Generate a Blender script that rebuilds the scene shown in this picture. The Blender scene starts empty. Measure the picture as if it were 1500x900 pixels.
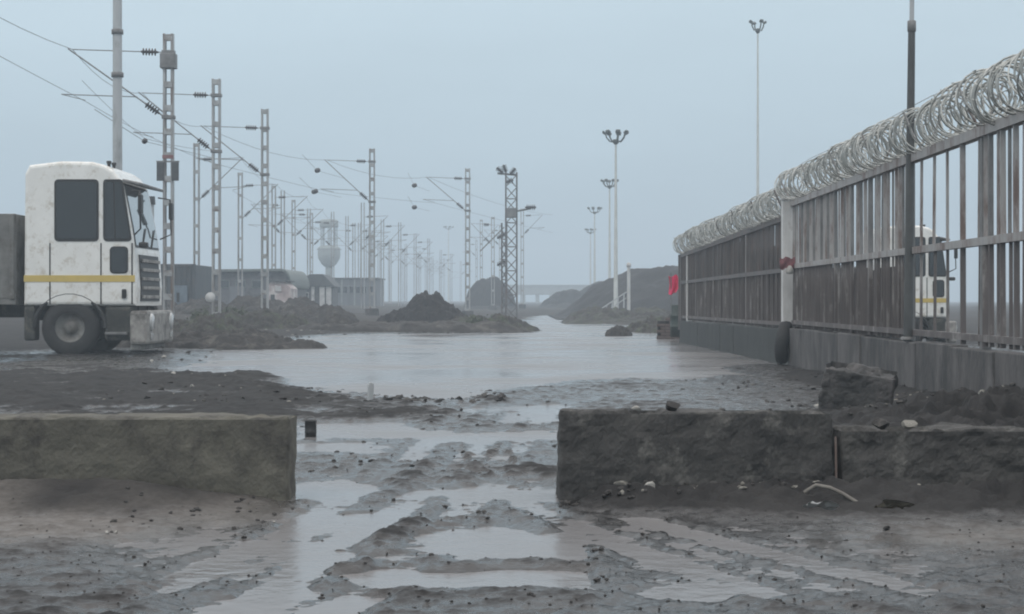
import bpy, bmesh, math, random
import numpy as np
from mathutils import Vector, Matrix
R = math.radians
random.seed(7); rng = np.random.default_rng(7)
sc = bpy.context.scene
COL = sc.collection

# ------------------------------------------------------------------ camera
F, CX, HZ, CAMZ = 2600.0, 750.0, 440.0, 1.0          # focal length and horizon of the 1500 x 900 photograph
cd = bpy.data.cameras.new('camera'); cam = bpy.data.objects.new('camera', cd); COL.objects.link(cam)
cam.location = (0, 0, CAMZ); cam.rotation_euler = (R(90), 0, 0)
cd.sensor_width = 36; cd.lens = 36 * F / 1500; cd.shift_y = -(450 - HZ) / 1500
cd.clip_start = 0.1; cd.clip_end = 5000
sc.camera = cam

# ------------------------------------------------------------------ sky: thick even overcast over a weak clear sky
SUN_EL, SUN_AZ = R(52), R(215)
w = bpy.data.worlds.new('World'); sc.world = w; w.use_nodes = True
nt = w.node_tree; nt.nodes.clear()
def N(t, **k):
    n = nt.nodes.new(t)
    for a, b in k.items(): setattr(n, a, b)
    return n
sky = N('ShaderNodeTexSky', sky_type='NISHITA', sun_disc=False, sun_elevation=SUN_EL, sun_rotation=SUN_AZ)
sky.dust_density = 3.0; sky.air_density = 1.5
geo = N('ShaderNodeTexCoord'); sep = N('ShaderNodeSeparateXYZ')
nt.links.new(geo.outputs['Generated'], sep.inputs[0])
mx = N('ShaderNodeMath', operation='MAXIMUM'); mx.inputs[1].default_value = 0.0
nt.links.new(sep.outputs['Z'], mx.inputs[0])
ma = N('ShaderNodeMath', operation='MULTIPLY_ADD'); ma.inputs[1].default_value = 2.0; ma.inputs[2].default_value = 1.0
nt.links.new(mx.outputs[0], ma.inputs[0])                 # CIE overcast sky: brightness 1 + 2 sin(elevation)
cr = N('ShaderNodeValToRGB'); el = cr.color_ramp.elements   # bluish murk low down, whiter cloud overhead
el[0].position = 0.0; el[0].color = (0.440, 0.560, 0.650, 1); el[1].position = 0.55; el[1].color = (0.60, 0.585, 0.58, 1)
k_ = el.new(0.17); k_.color = (0.478, 0.588, 0.660, 1)
nt.links.new(mx.outputs[0], cr.inputs[0])
bg1 = N('ShaderNodeBackground'); nt.links.new(cr.outputs[0], bg1.inputs['Color'])
cl_m = N('ShaderNodeMapping'); cl_m.inputs['Scale'].default_value = (1.6, 1.6, 7); nt.links.new(geo.outputs['Generated'], cl_m.inputs[0])
cl_n = N('ShaderNodeTexNoise'); cl_n.inputs['Scale'].default_value = 2.2; cl_n.inputs['Detail'].default_value = 5; nt.links.new(cl_m.outputs[0], cl_n.inputs['Vector'])
cl_r = N('ShaderNodeMapRange'); cl_r.inputs[1].default_value = .3; cl_r.inputs[2].default_value = .7; cl_r.inputs[3].default_value = .95; cl_r.inputs[4].default_value = 1.05
nt.links.new(cl_n.outputs[0], cl_r.inputs[0])
cl_x = N('ShaderNodeMath', operation='MULTIPLY'); nt.links.new(ma.outputs[0], cl_x.inputs[0]); nt.links.new(cl_r.outputs[0], cl_x.inputs[1])
nt.links.new(cl_x.outputs[0], bg1.inputs['Strength'])
bg2 = N('ShaderNodeBackground'); bg2.inputs['Strength'].default_value = 0.05
nt.links.new(sky.outputs[0], bg2.inputs['Color'])
mixs = N('ShaderNodeMixShader'); mixs.inputs[0].default_value = 0.10
nt.links.new(bg1.outputs[0], mixs.inputs[1]); nt.links.new(bg2.outputs[0], mixs.inputs[2])
wo = N('ShaderNodeOutputWorld'); nt.links.new(mixs.outputs[0], wo.inputs[0])

sd = bpy.data.lights.new('sun', 'SUN'); sd.energy = 0.6; sd.angle = R(25); sd.color = (1, 0.95, 0.88)
sun = bpy.data.objects.new('sun', sd); COL.objects.link(sun)
sdir = Vector((math.sin(SUN_AZ) * math.cos(SUN_EL), math.cos(SUN_AZ) * math.cos(SUN_EL), math.sin(SUN_EL)))
sun.rotation_euler = sdir.to_track_quat('Z', 'Y').to_euler(); sun.location = (0, 0, 60)

vs = sc.view_settings; vs.view_transform = 'Standard'; vs.look = 'None'; vs.exposure = 0.0; vs.gamma = 1.0; vs.use_curve_mapping = False
cy = sc.cycles; cy.use_denoising = True; cy.max_bounces = 6; cy.volume_bounces = 1; cy.filter_width = 2.0
cy.diffuse_bounces = 3; cy.glossy_bounces = 3; cy.transparent_max_bounces = 8

# ------------------------------------------------------------------ helpers
def P(px, py, d):                                         # the point seen at a pixel of the photograph, d metres away
    return Vector(((px - CX) / F * d, d, CAMZ + (HZ - py) / F * d))
def PX(px, d): return (px - CX) / F * d
def PZ(py, d): return CAMZ + (HZ - py) / F * d

def tag(o, label=None, cat=None, group=None, kind=None):
    if label: o['label'] = label
    if cat: o['category'] = cat
    if group: o['group'] = group
    if kind: o['kind'] = kind
    return o
def empty(name, loc, label, cat, group=None, rz=0):
    o = bpy.data.objects.new(name, None); COL.objects.link(o)
    o.location = loc; o.rotation_euler = (0, 0, rz); o.empty_display_size = 0.2
    return tag(o, label, cat, group)
def inst(name, mesh, parent=None, loc=(0, 0, 0), rot=(0, 0, 0), scale=(1, 1, 1)):
    o = bpy.data.objects.new(name, mesh); COL.objects.link(o); o.parent = parent
    o.location = loc; o.rotation_euler = rot; o.scale = scale
    return o

class MB:
    def __init__(s): s.v = []; s.f = []; s.sm = []
    def add(s, vs_, fs_, smooth=False):
        b = len(s.v); s.v += [tuple(p) for p in vs_]
        for f in fs_: s.f.append(tuple(i + b for i in f)); s.sm.append(smooth)
        return s
    def box(s, c, d, rot=None, bev=0.0):
        x, y, z = d[0] / 2, d[1] / 2, d[2] / 2
        b = min(bev, x * .8, y * .8, z * .8)
        M = rot if rot is not None else Matrix.Identity(3)
        c = Vector(c)
        if b <= 0:
            vs_ = [M @ Vector((sx * x, sy * y, sz * z)) + c for sz in (-1, 1) for sy in (-1, 1) for sx in (-1, 1)]
            return s.add(vs_, [(0, 2, 3, 1), (4, 5, 7, 6), (0, 1, 5, 4), (2, 6, 7, 3), (0, 4, 6, 2), (1, 3, 7, 5)])
        bm = bmesh.new(); bmesh.ops.create_cube(bm, size=1)
        for v in bm.verts: v.co = Vector((v.co.x * d[0], v.co.y * d[1], v.co.z * d[2]))
        bmesh.ops.bevel(bm, geom=bm.edges[:], offset=b, segments=2, profile=.5, affect='EDGES')
        bm.verts.index_update()
        s.add([M @ v.co + c for v in bm.verts], [[v.index for v in f.verts] for f in bm.faces]); bm.free()
        return s
    def tube(s, a, b, r0, r1=None, n=8, caps=True):
        a, b = Vector(a), Vector(b); r1 = r0 if r1 is None else r1
        z = (b - a).normalized(); u = z.orthogonal().normalized(); t = z.cross(u)
        vs_ = []
        for p, r in ((a, r0), (b, r1)):
            for i in range(n):
                an = 2 * math.pi * i / n
                vs_.append(p + u * (r * math.cos(an)) + t * (r * math.sin(an)))
        s.add(vs_, [(i, (i + 1) % n, n + (i + 1) % n, n + i) for i in range(n)], True)
        if caps:
            k = len(s.v) - 2 * n; s.v += s.v[k:k + 2 * n]; k += 2 * n
            s.f.append(tuple(k + i for i in reversed(range(n)))); s.f.append(tuple(k + n + i for i in range(n))); s.sm += [False, False]
        return s
    def path(s, pts, r, n=6):
        pts = [Vector(p) for p in pts]; vs_ = []; fs_ = []
        u = None
        for i, p in enumerate(pts):
            t = (pts[min(i + 1, len(pts) - 1)] - pts[max(i - 1, 0)]).normalized()
            u = t.orthogonal().normalized() if u is None else (u - t * u.dot(t)).normalized()
            b = t.cross(u)
            for k in range(n):
                an = 2 * math.pi * k / n
                vs_.append(p + u * (r * math.cos(an)) + b * (r * math.sin(an)))
        for i in range(len(pts) - 1):
            for k in range(n):
                fs_.append((i * n + k, i * n + (k + 1) % n, (i + 1) * n + (k + 1) % n, (i + 1) * n + k))
        return s.add(fs_ and vs_, fs_, True)
    def lathe(s, prof, o=(0, 0, 0), n=16, axis=None):
        o = Vector(o); q = Vector((0, 0, 1)).rotation_difference(Vector(axis).normalized()) if axis is not None else None
        vs_ = []
        for r, z in prof:
            for k in range(n):
                an = 2 * math.pi * k / n
                p = Vector((r * math.cos(an), r * math.sin(an), z))
                vs_.append((q @ p if q else p) + o)
        m = len(prof)
        fs_ = [(i * n + k, i * n + (k + 1) % n, (i + 1) * n + (k + 1) % n, (i + 1) * n + k) for i in range(m - 1) for k in range(n)]
        return s.add(vs_, fs_, True)
    def prism(s, poly, a, b, axis='y'):                    # polygon in (x,z) extruded along y from a to b
        n = len(poly)
        vs_ = [(p[0], a, p[1]) for p in poly] + [(p[0], b, p[1]) for p in poly]
        return s.add(vs_, [tuple(range(n)), tuple(n + i for i in reversed(range(n)))] + [(i, n + i, n + (i + 1) % n, (i + 1) % n) for i in range(n)])
    def mesh(s, name, mat):
        m = bpy.data.meshes.new(name); m.from_pydata(s.v, [], s.f); m.materials.append(mat)
        m.polygons.foreach_set('use_smooth', s.sm); m.update()
        bm = bmesh.new(); bm.from_mesh(m); bmesh.ops.recalc_face_normals(bm, faces=bm.faces); bm.to_mesh(m); bm.free()
        return m
    def build(s, name, mat, parent=None, loc=(0, 0, 0)):
        return inst(name, s.mesh(name, mat), parent, loc)

def hsh(ix, iy, seed):
    h = (ix.astype(np.int64) * 374761393 + iy.astype(np.int64) * 668265263 + seed * 2246822519) & 0xFFFFFFFF
    h = ((h ^ (h >> 13)) * 1274126177) & 0xFFFFFFFF
    return ((h ^ (h >> 16)) & 0xFFFF) / 65535.0
FINE = [False]
def hsh(ix, iy, seed, _h=hsh):
    if not FINE[0]: return _h(ix, iy, seed)
    h = (ix.astype(np.int64) * 0x27d4eb2d + seed * 0x165667b1) & 0xFFFFFFFF
    for k in (0x85ebca6b, 0xc2b2ae35):
        h ^= h >> 15; h = (h * k) & 0xFFFFFFFF; h ^= h >> 13; h = (h + iy.astype(np.int64) * 0x9e3779b1) & 0xFFFFFFFF
    h ^= h >> 16; h = (h * 0x7feb352d) & 0xFFFFFFFF; h ^= h >> 15
    return (h & 0xFFFF) / 65535.0
def vnoise(x, y, seed=0):
    x = np.asarray(x, float); y = np.asarray(y, float)
    ix = np.floor(x); iy = np.floor(y); fx = x - ix; fy = y - iy
    fx = fx * fx * (3 - 2 * fx); fy = fy * fy * (3 - 2 * fy)
    a = hsh(ix, iy, seed); b = hsh(ix + 1, iy, seed); c = hsh(ix, iy + 1, seed); d = hsh(ix + 1, iy + 1, seed)
    return (a * (1 - fx) + b * fx) * (1 - fy) + (c * (1 - fx) + d * fx) * fy - 0.5
def fbm(x, y, seed=0, o=4, g=0.5):
    s = 0; a = 1.0
    for i in range(o): s = s + a * vnoise(x * 2 ** i + 17 * i, y * 2 ** i - 9 * i, seed + i); a *= g
    return s

# ------------------------------------------------------------------ materials
MATS = {}
def mat(name, c1, c2=None, rough=0.7, scale=6.0, bump=0.0, bscale=None, metal=0.0, stain=None, stain_amt=0.0, stain_scale=2.0, stretch=(1, 1, 1), spec=0.5, coat=0.0, rvar=0.0):
    if name in MATS: return MATS[name]
    m = bpy.data.materials.new(name); m.use_nodes = True; t = m.node_tree; L = t.links.new
    b = t.nodes['Principled BSDF']; c2 = c2 or tuple(x * .7 for x in c1)
    tc = t.nodes.new('ShaderNodeTexCoord'); mp = t.nodes.new('ShaderNodeMapping'); mp.inputs['Scale'].default_value = stretch
    oi = t.nodes.new('ShaderNodeObjectInfo'); vm = t.nodes.new('ShaderNodeVectorMath'); vm.operation = 'SCALE'
    comb = t.nodes.new('ShaderNodeCombineXYZ')
    for i in range(3): L(oi.outputs['Random'], comb.inputs[i])
    L(comb.outputs[0], vm.inputs[0]); vm.inputs['Scale'].default_value = 37.0
    ad = t.nodes.new('ShaderNodeVectorMath'); L(tc.outputs['Object'], ad.inputs[0]); L(vm.outputs[0], ad.inputs[1])
    L(ad.outputs[0], mp.inputs[0])
    n1 = t.nodes.new('ShaderNodeTexNoise'); n1.inputs['Scale'].default_value = scale; n1.inputs['Detail'].default_value = 7; n1.inputs['Roughness'].default_value = .65
    L(mp.outputs[0], n1.inputs['Vector'])
    r1 = t.nodes.new('ShaderNodeValToRGB'); r1.color_ramp.elements[0].position = .35; r1.color_ramp.elements[1].position = .65
    r1.color_ramp.elements[0].color = (*c2, 1); r1.color_ramp.elements[1].color = (*c1, 1)
    L(n1.outputs[0], r1.inputs[0]); out = r1.outputs[0]
    if stain:
        n2 = t.nodes.new('ShaderNodeTexNoise'); n2.inputs['Scale'].default_value = stain_scale; n2.inputs['Detail'].default_value = 8; n2.inputs['Roughness'].default_value = .7
        L(mp.outputs[0], n2.inputs['Vector'])
        r2 = t.nodes.new('ShaderNodeMapRange'); r2.inputs[1].default_value = .62 - .25 * stain_amt; r2.inputs[2].default_value = .72 - .15 * stain_amt
        L(n2.outputs[0], r2.inputs[0])
        mx_ = t.nodes.new('ShaderNodeMix'); mx_.data_type = 'RGBA'; L(r2.outputs[0], mx_.inputs[0]); L(out, mx_.inputs[6]); mx_.inputs[7].default_value = (*stain, 1)
        out = mx_.outputs[2]
    L(out, b.inputs['Base Color'])
    b.inputs['Roughness'].default_value = rough; b.inputs['Metallic'].default_value = metal; b.inputs['Specular IOR Level'].default_value = spec; b.inputs['Coat Weight'].default_value = coat
    if rvar:
        mr = t.nodes.new('ShaderNodeMapRange'); mr.inputs[1].default_value = .3; mr.inputs[2].default_value = .7
        mr.inputs[3].default_value = max(.05, rough - rvar); mr.inputs[4].default_value = min(1, rough + rvar)
        L(n1.outputs[0], mr.inputs[0]); L(mr.outputs[0], b.inputs['Roughness'])
    if bump:
        n3 = t.nodes.new('ShaderNodeTexNoise'); n3.inputs['Scale'].default_value = bscale or scale * 4; n3.inputs['Detail'].default_value = 6
        L(mp.outputs[0], n3.inputs['Vector'])
        bp = t.nodes.new('ShaderNodeBump'); bp.inputs['Strength'].default_value = bump; bp.inputs['Distance'].default_value = .02
        L(n3.outputs[0], bp.inputs['Height']); L(bp.outputs[0], b.inputs['Normal'])
    MATS[name] = m; return m

M_galv = mat('galvanised_steel', (.42, .43, .43), (.27, .275, .28), .5, 3, stain=(.16, .12, .10), stain_amt=.45, stain_scale=4, metal=.25)
M_galvdark = mat('weathered_steel', (.22, .22, .22), (.13, .13, .13), .6, 4, metal=.2)
M_ins = mat('brown_porcelain', (.055, .045, .045), (.035, .03, .03), .25, 6)
M_wire = mat('line_wire', (.12, .12, .12), (.09, .09, .09), .5, 4, metal=.5)
M_rust = mat('dull_lattice_steel', (.15, .145, .145), (.08, .077, .077), .75, 5, stain=(.12, .085, .08), stain_amt=.4)
M_pale = mat('fence_grey_paint', (.44, .435, .43), (.28, .275, .27), .55, 3, stain=(.15, .11, .095), stain_amt=.65, stain_scale=3, stretch=(1, 1, .35))
M_paled = mat('fence_dark_paint', (.135, .125, .125), (.085, .08, .08), .65, 3, stain=(.13, .10, .09), stain_amt=.5, stain_scale=3, stretch=(1, 1, .35))
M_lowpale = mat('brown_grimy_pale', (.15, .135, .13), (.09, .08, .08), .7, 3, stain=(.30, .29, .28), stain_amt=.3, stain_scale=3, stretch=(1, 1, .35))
M_white = mat('white_post_paint', (.66, .66, .65), (.48, .48, .47), .5, 4, stain=(.25, .22, .2), stain_amt=.35, stretch=(1, 1, .4))
M_razor = mat('razor_wire_steel', (.50, .51, .49), (.34, .35, .33), .42, 8, metal=.4)
M_sheet = mat('brown_grey_sheeting', (.105, .092, .09), (.07, .062, .062), .7, 2, .2, 30, stain=(.05, .045, .045), stain_amt=.5, stretch=(1, 1, .3))
M_concwall = mat('damp_concrete_panel', (.14, .132, .13), (.07, .066, .066), .75, 2.5, .5, 30, stain=(.04, .04, .04), stain_amt=.75, stain_scale=2.6, stretch=(1, 1, .35))
M_concgreen = mat('mossy_concrete_panel', (.05, .055, .052), (.028, .033, .032), .75, 2.5, .5, 30, stain=(.03, .034, .036), stain_amt=.7, stain_scale=1.4, stretch=(1, 1, .5))
M_block = mat('olive_concrete_block', (.135, .130, .106), (.075, .072, .062), .85, 2.2, .35, 60, stain=(.048, .045, .042), stain_amt=.5, stain_scale=3.5, stretch=(1, 1, .8))
M_block2 = mat('blackened_concrete_block', (.072, .070, .067), (.030, .030, .030), .85, 4.0, .45, 60, stain=(.13, .127, .118), stain_amt=.34, stain_scale=6.0, stretch=(1, 1, .7))
M_coal = mat('coal_dust', (.020, .020, .022), (.010, .010, .011), .8, 5, .8, 14)
M_mudheap = mat('dark_mud_heap', (.038, .035, .033), (.018, .017, .017), .75, 3, .8, 12, stain=(.10, .095, .085), stain_amt=.3)
M_bank = mat('brown_spoil_bank', (.042, .038, .034), (.018, .017, .017), .8, 2.5, .8, 10, stain=(.06, .075, .045), stain_amt=.5)
M_cabw = mat('cab_white_paint', (.82, .82, .79), (.74, .74, .71), .32, 2, stain=(.56, .53, .47), stain_amt=.4, stain_scale=5, coat=.3)
M_yel = mat('yellow_stripe_paint', (.62, .47, .14), (.52, .40, .13), .4, 3)
M_black = mat('black_trim', (.022, .022, .022), (.014, .014, .014), .5, 4)
M_mudblack = mat('mud_caked_chassis', (.05, .052, .047), (.022, .024, .022), .8, 4, .6, 25, stain=(.13, .12, .10), stain_amt=.3)
M_glass = mat('dark_vehicle_glass', (.016, .018, .02), (.012, .014, .016), .06, 2, spec=.8)
M_screen = mat('windscreen_glass', (.10, .12, .13), (.09, .11, .12), .05, 2, spec=1.0, coat=1.0)
M_lampglass = mat('headlamp_glass', (.6, .62, .62), (.45, .46, .46), .12, 4, coat=.6)
M_bumper = mat('dusty_bumper', (.36, .35, .33), (.20, .19, .18), .6, 6, stain=(.08, .075, .07), stain_amt=.5)
M_tyre = mat('tyre_rubber', (.030, .030, .031), (.018, .018, .018), .8, 6, .3, 30)
M_cargo = mat('brown_cargo_body', (.062, .052, .05), (.04, .035, .035), .7, 3, stain=(.10, .085, .08), stain_amt=.3, stretch=(1, 1, .4))
M_tipper = mat('grey_tipper_body', (.20, .20, .19), (.12, .12, .115), .65, 3, stain=(.07, .06, .05), stain_amt=.5)
M_pole = mat('light_grey_pole', (.44, .46, .47), (.36, .38, .39), .5, 2, stain=(.22, .23, .23), stain_amt=.3, stretch=(1, 1, .3))
M_poledark = mat('dark_grey_pole', (.085, .09, .09), (.055, .058, .058), .55, 3)
M_lampmast = mat('lamp_mast_white', (.62, .64, .62), (.5, .52, .5), .5, 2)
M_lamphead = mat('floodlight_casing', (.07, .085, .08), (.045, .055, .05), .5, 4)
M_contdark = mat('slate_container_paint', (.075, .085, .095), (.05, .058, .066), .6, 2, stain=(.09, .07, .06), stain_amt=.35)
M_doorblue = mat('faded_blue_door', (.16, .20, .24), (.11, .14, .17), .6, 4)
M_shedroof = mat('grey_green_roof', (.19, .215, .205), (.12, .14, .135), .65, 2, stain=(.09, .09, .085), stain_amt=.4, stretch=(1, .3, 1))
M_shedwall = mat('shed_wall_grey', (.16, .16, .17), (.09, .09, .10), .75, 2, stain=(.06, .06, .06), stain_amt=.5)
M_pink = mat('pinkish_plaster', (.46, .38, .37), (.30, .24, .24), .8, 2.5, stain=(.62, .60, .58), stain_amt=.55, stain_scale=1.5)
M_plaster = mat('white_plaster', (.58, .58, .57), (.42, .42, .42), .8, 3, stain=(.2, .2, .2), stain_amt=.3)
M_darkroof = mat('dark_tiled_roof', (.075, .08, .085), (.05, .052, .055), .7, 4)
M_greywall = mat('blue_grey_cladding', (.17, .18, .20), (.13, .135, .15), .7, 2, stretch=(1, 1, .3))
M_tank = mat('tank_concrete', (.33, .36, .35), (.24, .265, .26), .75, 2, stain=(.14, .15, .15), stain_amt=.4)
M_bridge = mat('bridge_concrete', (.34, .36, .36), (.27, .285, .285), .75, 1)
M_red = mat('crimson_cloth', (.78, .03, .13), (.55, .02, .08), .7, 6)
M_green = mat('dark_green_drum_paint', (.03, .05, .042), (.02, .032, .028), .5, 5)
M_brick = mat('brown_brick', (.13, .095, .085), (.085, .065, .06), .8, 5, .4, 30)
M_stone = mat('pale_rubble', (.30, .29, .26), (.19, .18, .16), .85, 7, .5, 30)
M_stonew = mat('whitish_rubble', (.42, .41, .38), (.24, .235, .22), .8, 8, .3, 30)
M_leaf = mat('scrub_leaf', (.065, .08, .045), (.04, .05, .03), .7, 8)
M_twig = mat('scrub_twig', (.09, .075, .06), (.06, .05, .04), .8, 8)
M_plate = mat('dark_number_plate', (.07, .075, .08), (.05, .052, .056), .5, 6)

# mud: dry mud above, a wet film close to the water level, ripples of relief
def mud_material():
    m = bpy.data.materials.new('wet_mud'); m.use_nodes = True; t = m.node_tree; L = t.links.new; b = t.nodes['Principled BSDF']
    g = t.nodes.new('ShaderNodeNewGeometry'); s = t.nodes.new('ShaderNodeSeparateXYZ'); L(g.outputs['Position'], s.inputs[0])
    at = t.nodes.new('ShaderNodeAttribute'); at.attribute_name = 'dry'
    def noise(sc_, det=8, ro=.65):
        n = t.nodes.new('ShaderNodeTexNoise'); n.inputs['Scale'].default_value = sc_; n.inputs['Detail'].default_value = det; n.inputs['Roughness'].default_value = ro
        L(g.outputs['Position'], n.inputs['Vector']); return n.outputs[0]
    n1 = noise(3.0); n2 = noise(22.0, 5); n4 = noise(7.5, 6, .7)
    ramp = t.nodes.new('ShaderNodeValToRGB'); e = ramp.color_ramp.elements
    e[0].position = .3; e[0].color = (.010, .010, .0105, 1); e[1].position = .72; e[1].color = (.033, .0315, .031, 1)
    L(n1, ramp.inputs[0])
    mxr = t.nodes.new('ShaderNodeMix'); mxr.data_type = 'RGBA'; L(at.outputs['Fac'], mxr.inputs[0]); L(ramp.outputs[0], mxr.inputs[6])
    ramp2 = t.nodes.new('ShaderNodeValToRGB'); e = ramp2.color_ramp.elements
    e[0].position = .3; e[0].color = (.085, .078, .072, 1); e[1].position = .7; e[1].color = (.15, .14, .13, 1)
    L(n2, ramp2.inputs[0]); L(ramp2.outputs[0], mxr.inputs[7]); L(mxr.outputs[2], b.inputs['Base Color'])
    # wetness by height above the standing water
    nz = t.nodes.new('ShaderNodeMath'); nz.operation = 'MULTIPLY_ADD'; L(n4, nz.inputs[0]); nz.inputs[1].default_value = -.075; L(s.outputs['Z'], nz.inputs[2])
    mr = t.nodes.new('ShaderNodeMapRange'); mr.inputs[1].default_value = -.024; mr.inputs[2].default_value = .006; mr.inputs[3].default_value = .10; mr.inputs[4].default_value = .78
    L(nz.outputs[0], mr.inputs[0])
    mxd = t.nodes.new('ShaderNodeMath'); mxd.operation = 'MULTIPLY_ADD'; mxd.use_clamp = True; L(at.outputs['Fac'], mxd.inputs[0]); mxd.inputs[1].default_value = .35; L(mr.outputs[0], mxd.inputs[2])
    L(mxd.outputs[0], b.inputs['Roughness']); b.inputs['IOR'].default_value = 1.5
    ms = t.nodes.new('ShaderNodeMapRange'); ms.inputs[1].default_value = .2; ms.inputs[2].default_value = .7; ms.inputs[3].default_value = .5; ms.inputs[4].default_value = .22
    L(mr.outputs[0], ms.inputs[0]); L(ms.outputs[0], b.inputs['Specular IOR Level'])
    bp = t.nodes.new('ShaderNodeBump'); bp.inputs['Strength'].default_value = .6; bp.inputs['Distance'].default_value = .014; mh = t.nodes.new('ShaderNodeMath'); mh.operation = 'ADD'; L(n2, mh.inputs[0]); L(n4, mh.inputs[1]); L(mh.outputs[0], bp.inputs['Height']); L(bp.outputs[0], b.inputs['Normal'])
    return m
def water_material():
    m = bpy.data.materials.new('muddy_water'); m.use_nodes = True; t = m.node_tree; L = t.links.new; b = t.nodes['Principled BSDF']
    b.inputs['Base Color'].default_value = (.18, .176, .178, 1); b.inputs['Roughness'].default_value = .12; b.inputs['IOR'].default_value = 1.33
    g = t.nodes.new('ShaderNodeNewGeometry'); mp = t.nodes.new('ShaderNodeMapping'); mp.inputs['Scale'].default_value = (1.0, 1.0, 1)
    L(g.outputs['Position'], mp.inputs[0])
    n = t.nodes.new('ShaderNodeTexNoise'); n.inputs['Scale'].default_value = 9; n.inputs['Detail'].default_value = 4; L(mp.outputs[0], n.inputs['Vector'])
    n2 = t.nodes.new('ShaderNodeTexNoise'); n2.inputs['Scale'].default_value = .35; n2.inputs['Detail'].default_value = 3; L(mp.outputs[0], n2.inputs['Vector'])
    mr = t.nodes.new('ShaderNodeMapRange'); mr.inputs[1].default_value = .35; mr.inputs[2].default_value = .65; mr.inputs[3].default_value = .12; mr.inputs[4].default_value = .36
    L(n2.outputs[0], mr.inputs[0]); L(mr.outputs[0], b.inputs['Roughness'])
    bp = t.nodes.new('ShaderNodeBump'); bp.inputs['Strength'].default_value = .16; bp.inputs['Distance'].default_value = .03
    L(n.outputs[0], bp.inputs['Height']); L(bp.outputs[0], b.inputs['Normal'])
    return m
M_mud = mud_material(); M_water = water_material()

# ------------------------------------------------------------------ ground: one sheet of mud with hollows that hold water (water level z = 0)
def seg_dist(px, py, poly):
    d = np.full(px.shape, 1e9)
    n = len(poly)
    for i in range(n):
        ax, ay = poly[i]; bx, by = poly[(i + 1) % n]
        vx, vy = bx - ax, by - ay
        t = np.clip(((px - ax) * vx + (py - ay) * vy) / (vx * vx + vy * vy + 1e-9), 0, 1)
        d = np.minimum(d, (px - ax - t * vx) ** 2 + (py - ay - t * vy) ** 2)
    return np.sqrt(d)
def inside(px, py, poly):
    r = np.zeros(px.shape, bool); n = len(poly)
    for i in range(n):
        ax, ay = poly[i]; bx, by = poly[(i + 1) % n]
        if ay == by: continue
        r ^= ((ay > py) != (by > py)) & (px < (bx - ax) * (py - ay) / (by - ay) + ax)
    return r
def g2(px, py): d = F / (py - HZ); return ((px - CX) / F * d, d)
def gpoly(pts): return [g2(*p) for p in pts]
# hollows: outline on the ground, depth, softness in metres
POND = gpoly([(500, 491), (640, 489), (762, 488), (785, 474), (800, 463), (850, 462), (872, 474), (985, 498), (1040, 545), (935, 552), (800, 556), (722, 567), (650, 578), (540, 581), (505, 572), (430, 556), (335, 549), (285, 542), (300, 536), (385, 531), (315, 526), (365, 511), (440, 498)])
HOLLOWS = [
    (gpoly([(612, 588), (690, 584), (735, 592), (725, 602), (640, 601)]), .05, .5),
    (gpoly([(755, 592), (835, 590), (850, 612), (770, 611)]), .05, .5),
    (gpoly([(436, 624), (560, 618), (640, 628), (830, 622), (835, 638), (700, 640), (560, 643), (436, 650)]), .05, .3),
    (gpoly([(440, 656), (540, 654), (545, 668), (440, 672)]), .04, .25),
    (gpoly([(425, 716), (500, 712), (540, 726), (520, 738), (425, 740)]), .06, .18),
    (gpoly([(585, 735), (680, 731), (775, 738), (770, 747), (640, 746)]), .05, .15),
    (gpoly([(488, 842), (560, 832), (660, 836), (822, 834), (828, 866), (700, 866), (560, 862)]), .06, .12),
    (gpoly([(600, 785), (680, 778), (760, 790), (820, 780), (822, 822), (740, 818), (640, 815)]), .03, .10),
    (gpoly([(400, 770), (520, 760), (560, 778), (500, 800), (430, 812)]), .03, .12),
    (gpoly([(160, 800), (320, 780), (520, 812), (400, 850), (280, 890), (180, 860)]), .028, .3),
    (gpoly([(260, 905), (420, 860), (560, 880), (440, 930), (250, 930)]), .03, .15),
    (gpoly([(840, 760), (980, 752), (1180, 765), (1330, 800), (1480, 850), (1300, 880), (1060, 868), (930, 850), (850, 800)]), .014, .35),
    (gpoly([(880, 870), (1010, 855), (1120, 862), (1140, 876), (990, 882)]), .03, .1),
]
RIDGES = [  # tyre-track ridges: two points on the ground, height, width
    ((150, 897), (285, 850), .035, .05), ((315, 826), (432, 768), .04, .05), ((235, 830), (300, 826), .02, .04),
    ((395, 800), (600, 772), .035, .06), ((520, 800), (640, 768), .04, .06), ((480, 838), (640, 812), .03, .05),
    ((640, 828), (820, 822), .03, .06), ((500, 880), (830, 884), .035, .12), ((830, 790), (900, 860), .02, .09),
    ((560, 720), (800, 708), .045, .25), ((560, 612), (740, 582), .06, .5), ((470, 690), (760, 700), .03, .3), ((300, 560), (520, 578), .10, .9),
    ((850, 815), (880, 860), .016, .04), ((900, 872), (1010, 868), .03, .05), ((1090, 880), (1180, 872), .025, .05),
]
TRACKS = [[g2(*p) for p in t] for t in (
    [(60, 930), (250, 858), (432, 772), (560, 705), (640, 640), (690, 600)], [(300, 940), (440, 840), (560, 765), (640, 705), (720, 640), (760, 605)],
    [(420, 960), (560, 850), (660, 770), (730, 700), (770, 640), (800, 610)], [(1500, 905), (1200, 830), (980, 775), (820, 730), (740, 690), (690, 640)], [(1420, 960), (1120, 872), (900, 800), (780, 745), (700, 690)])]
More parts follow.
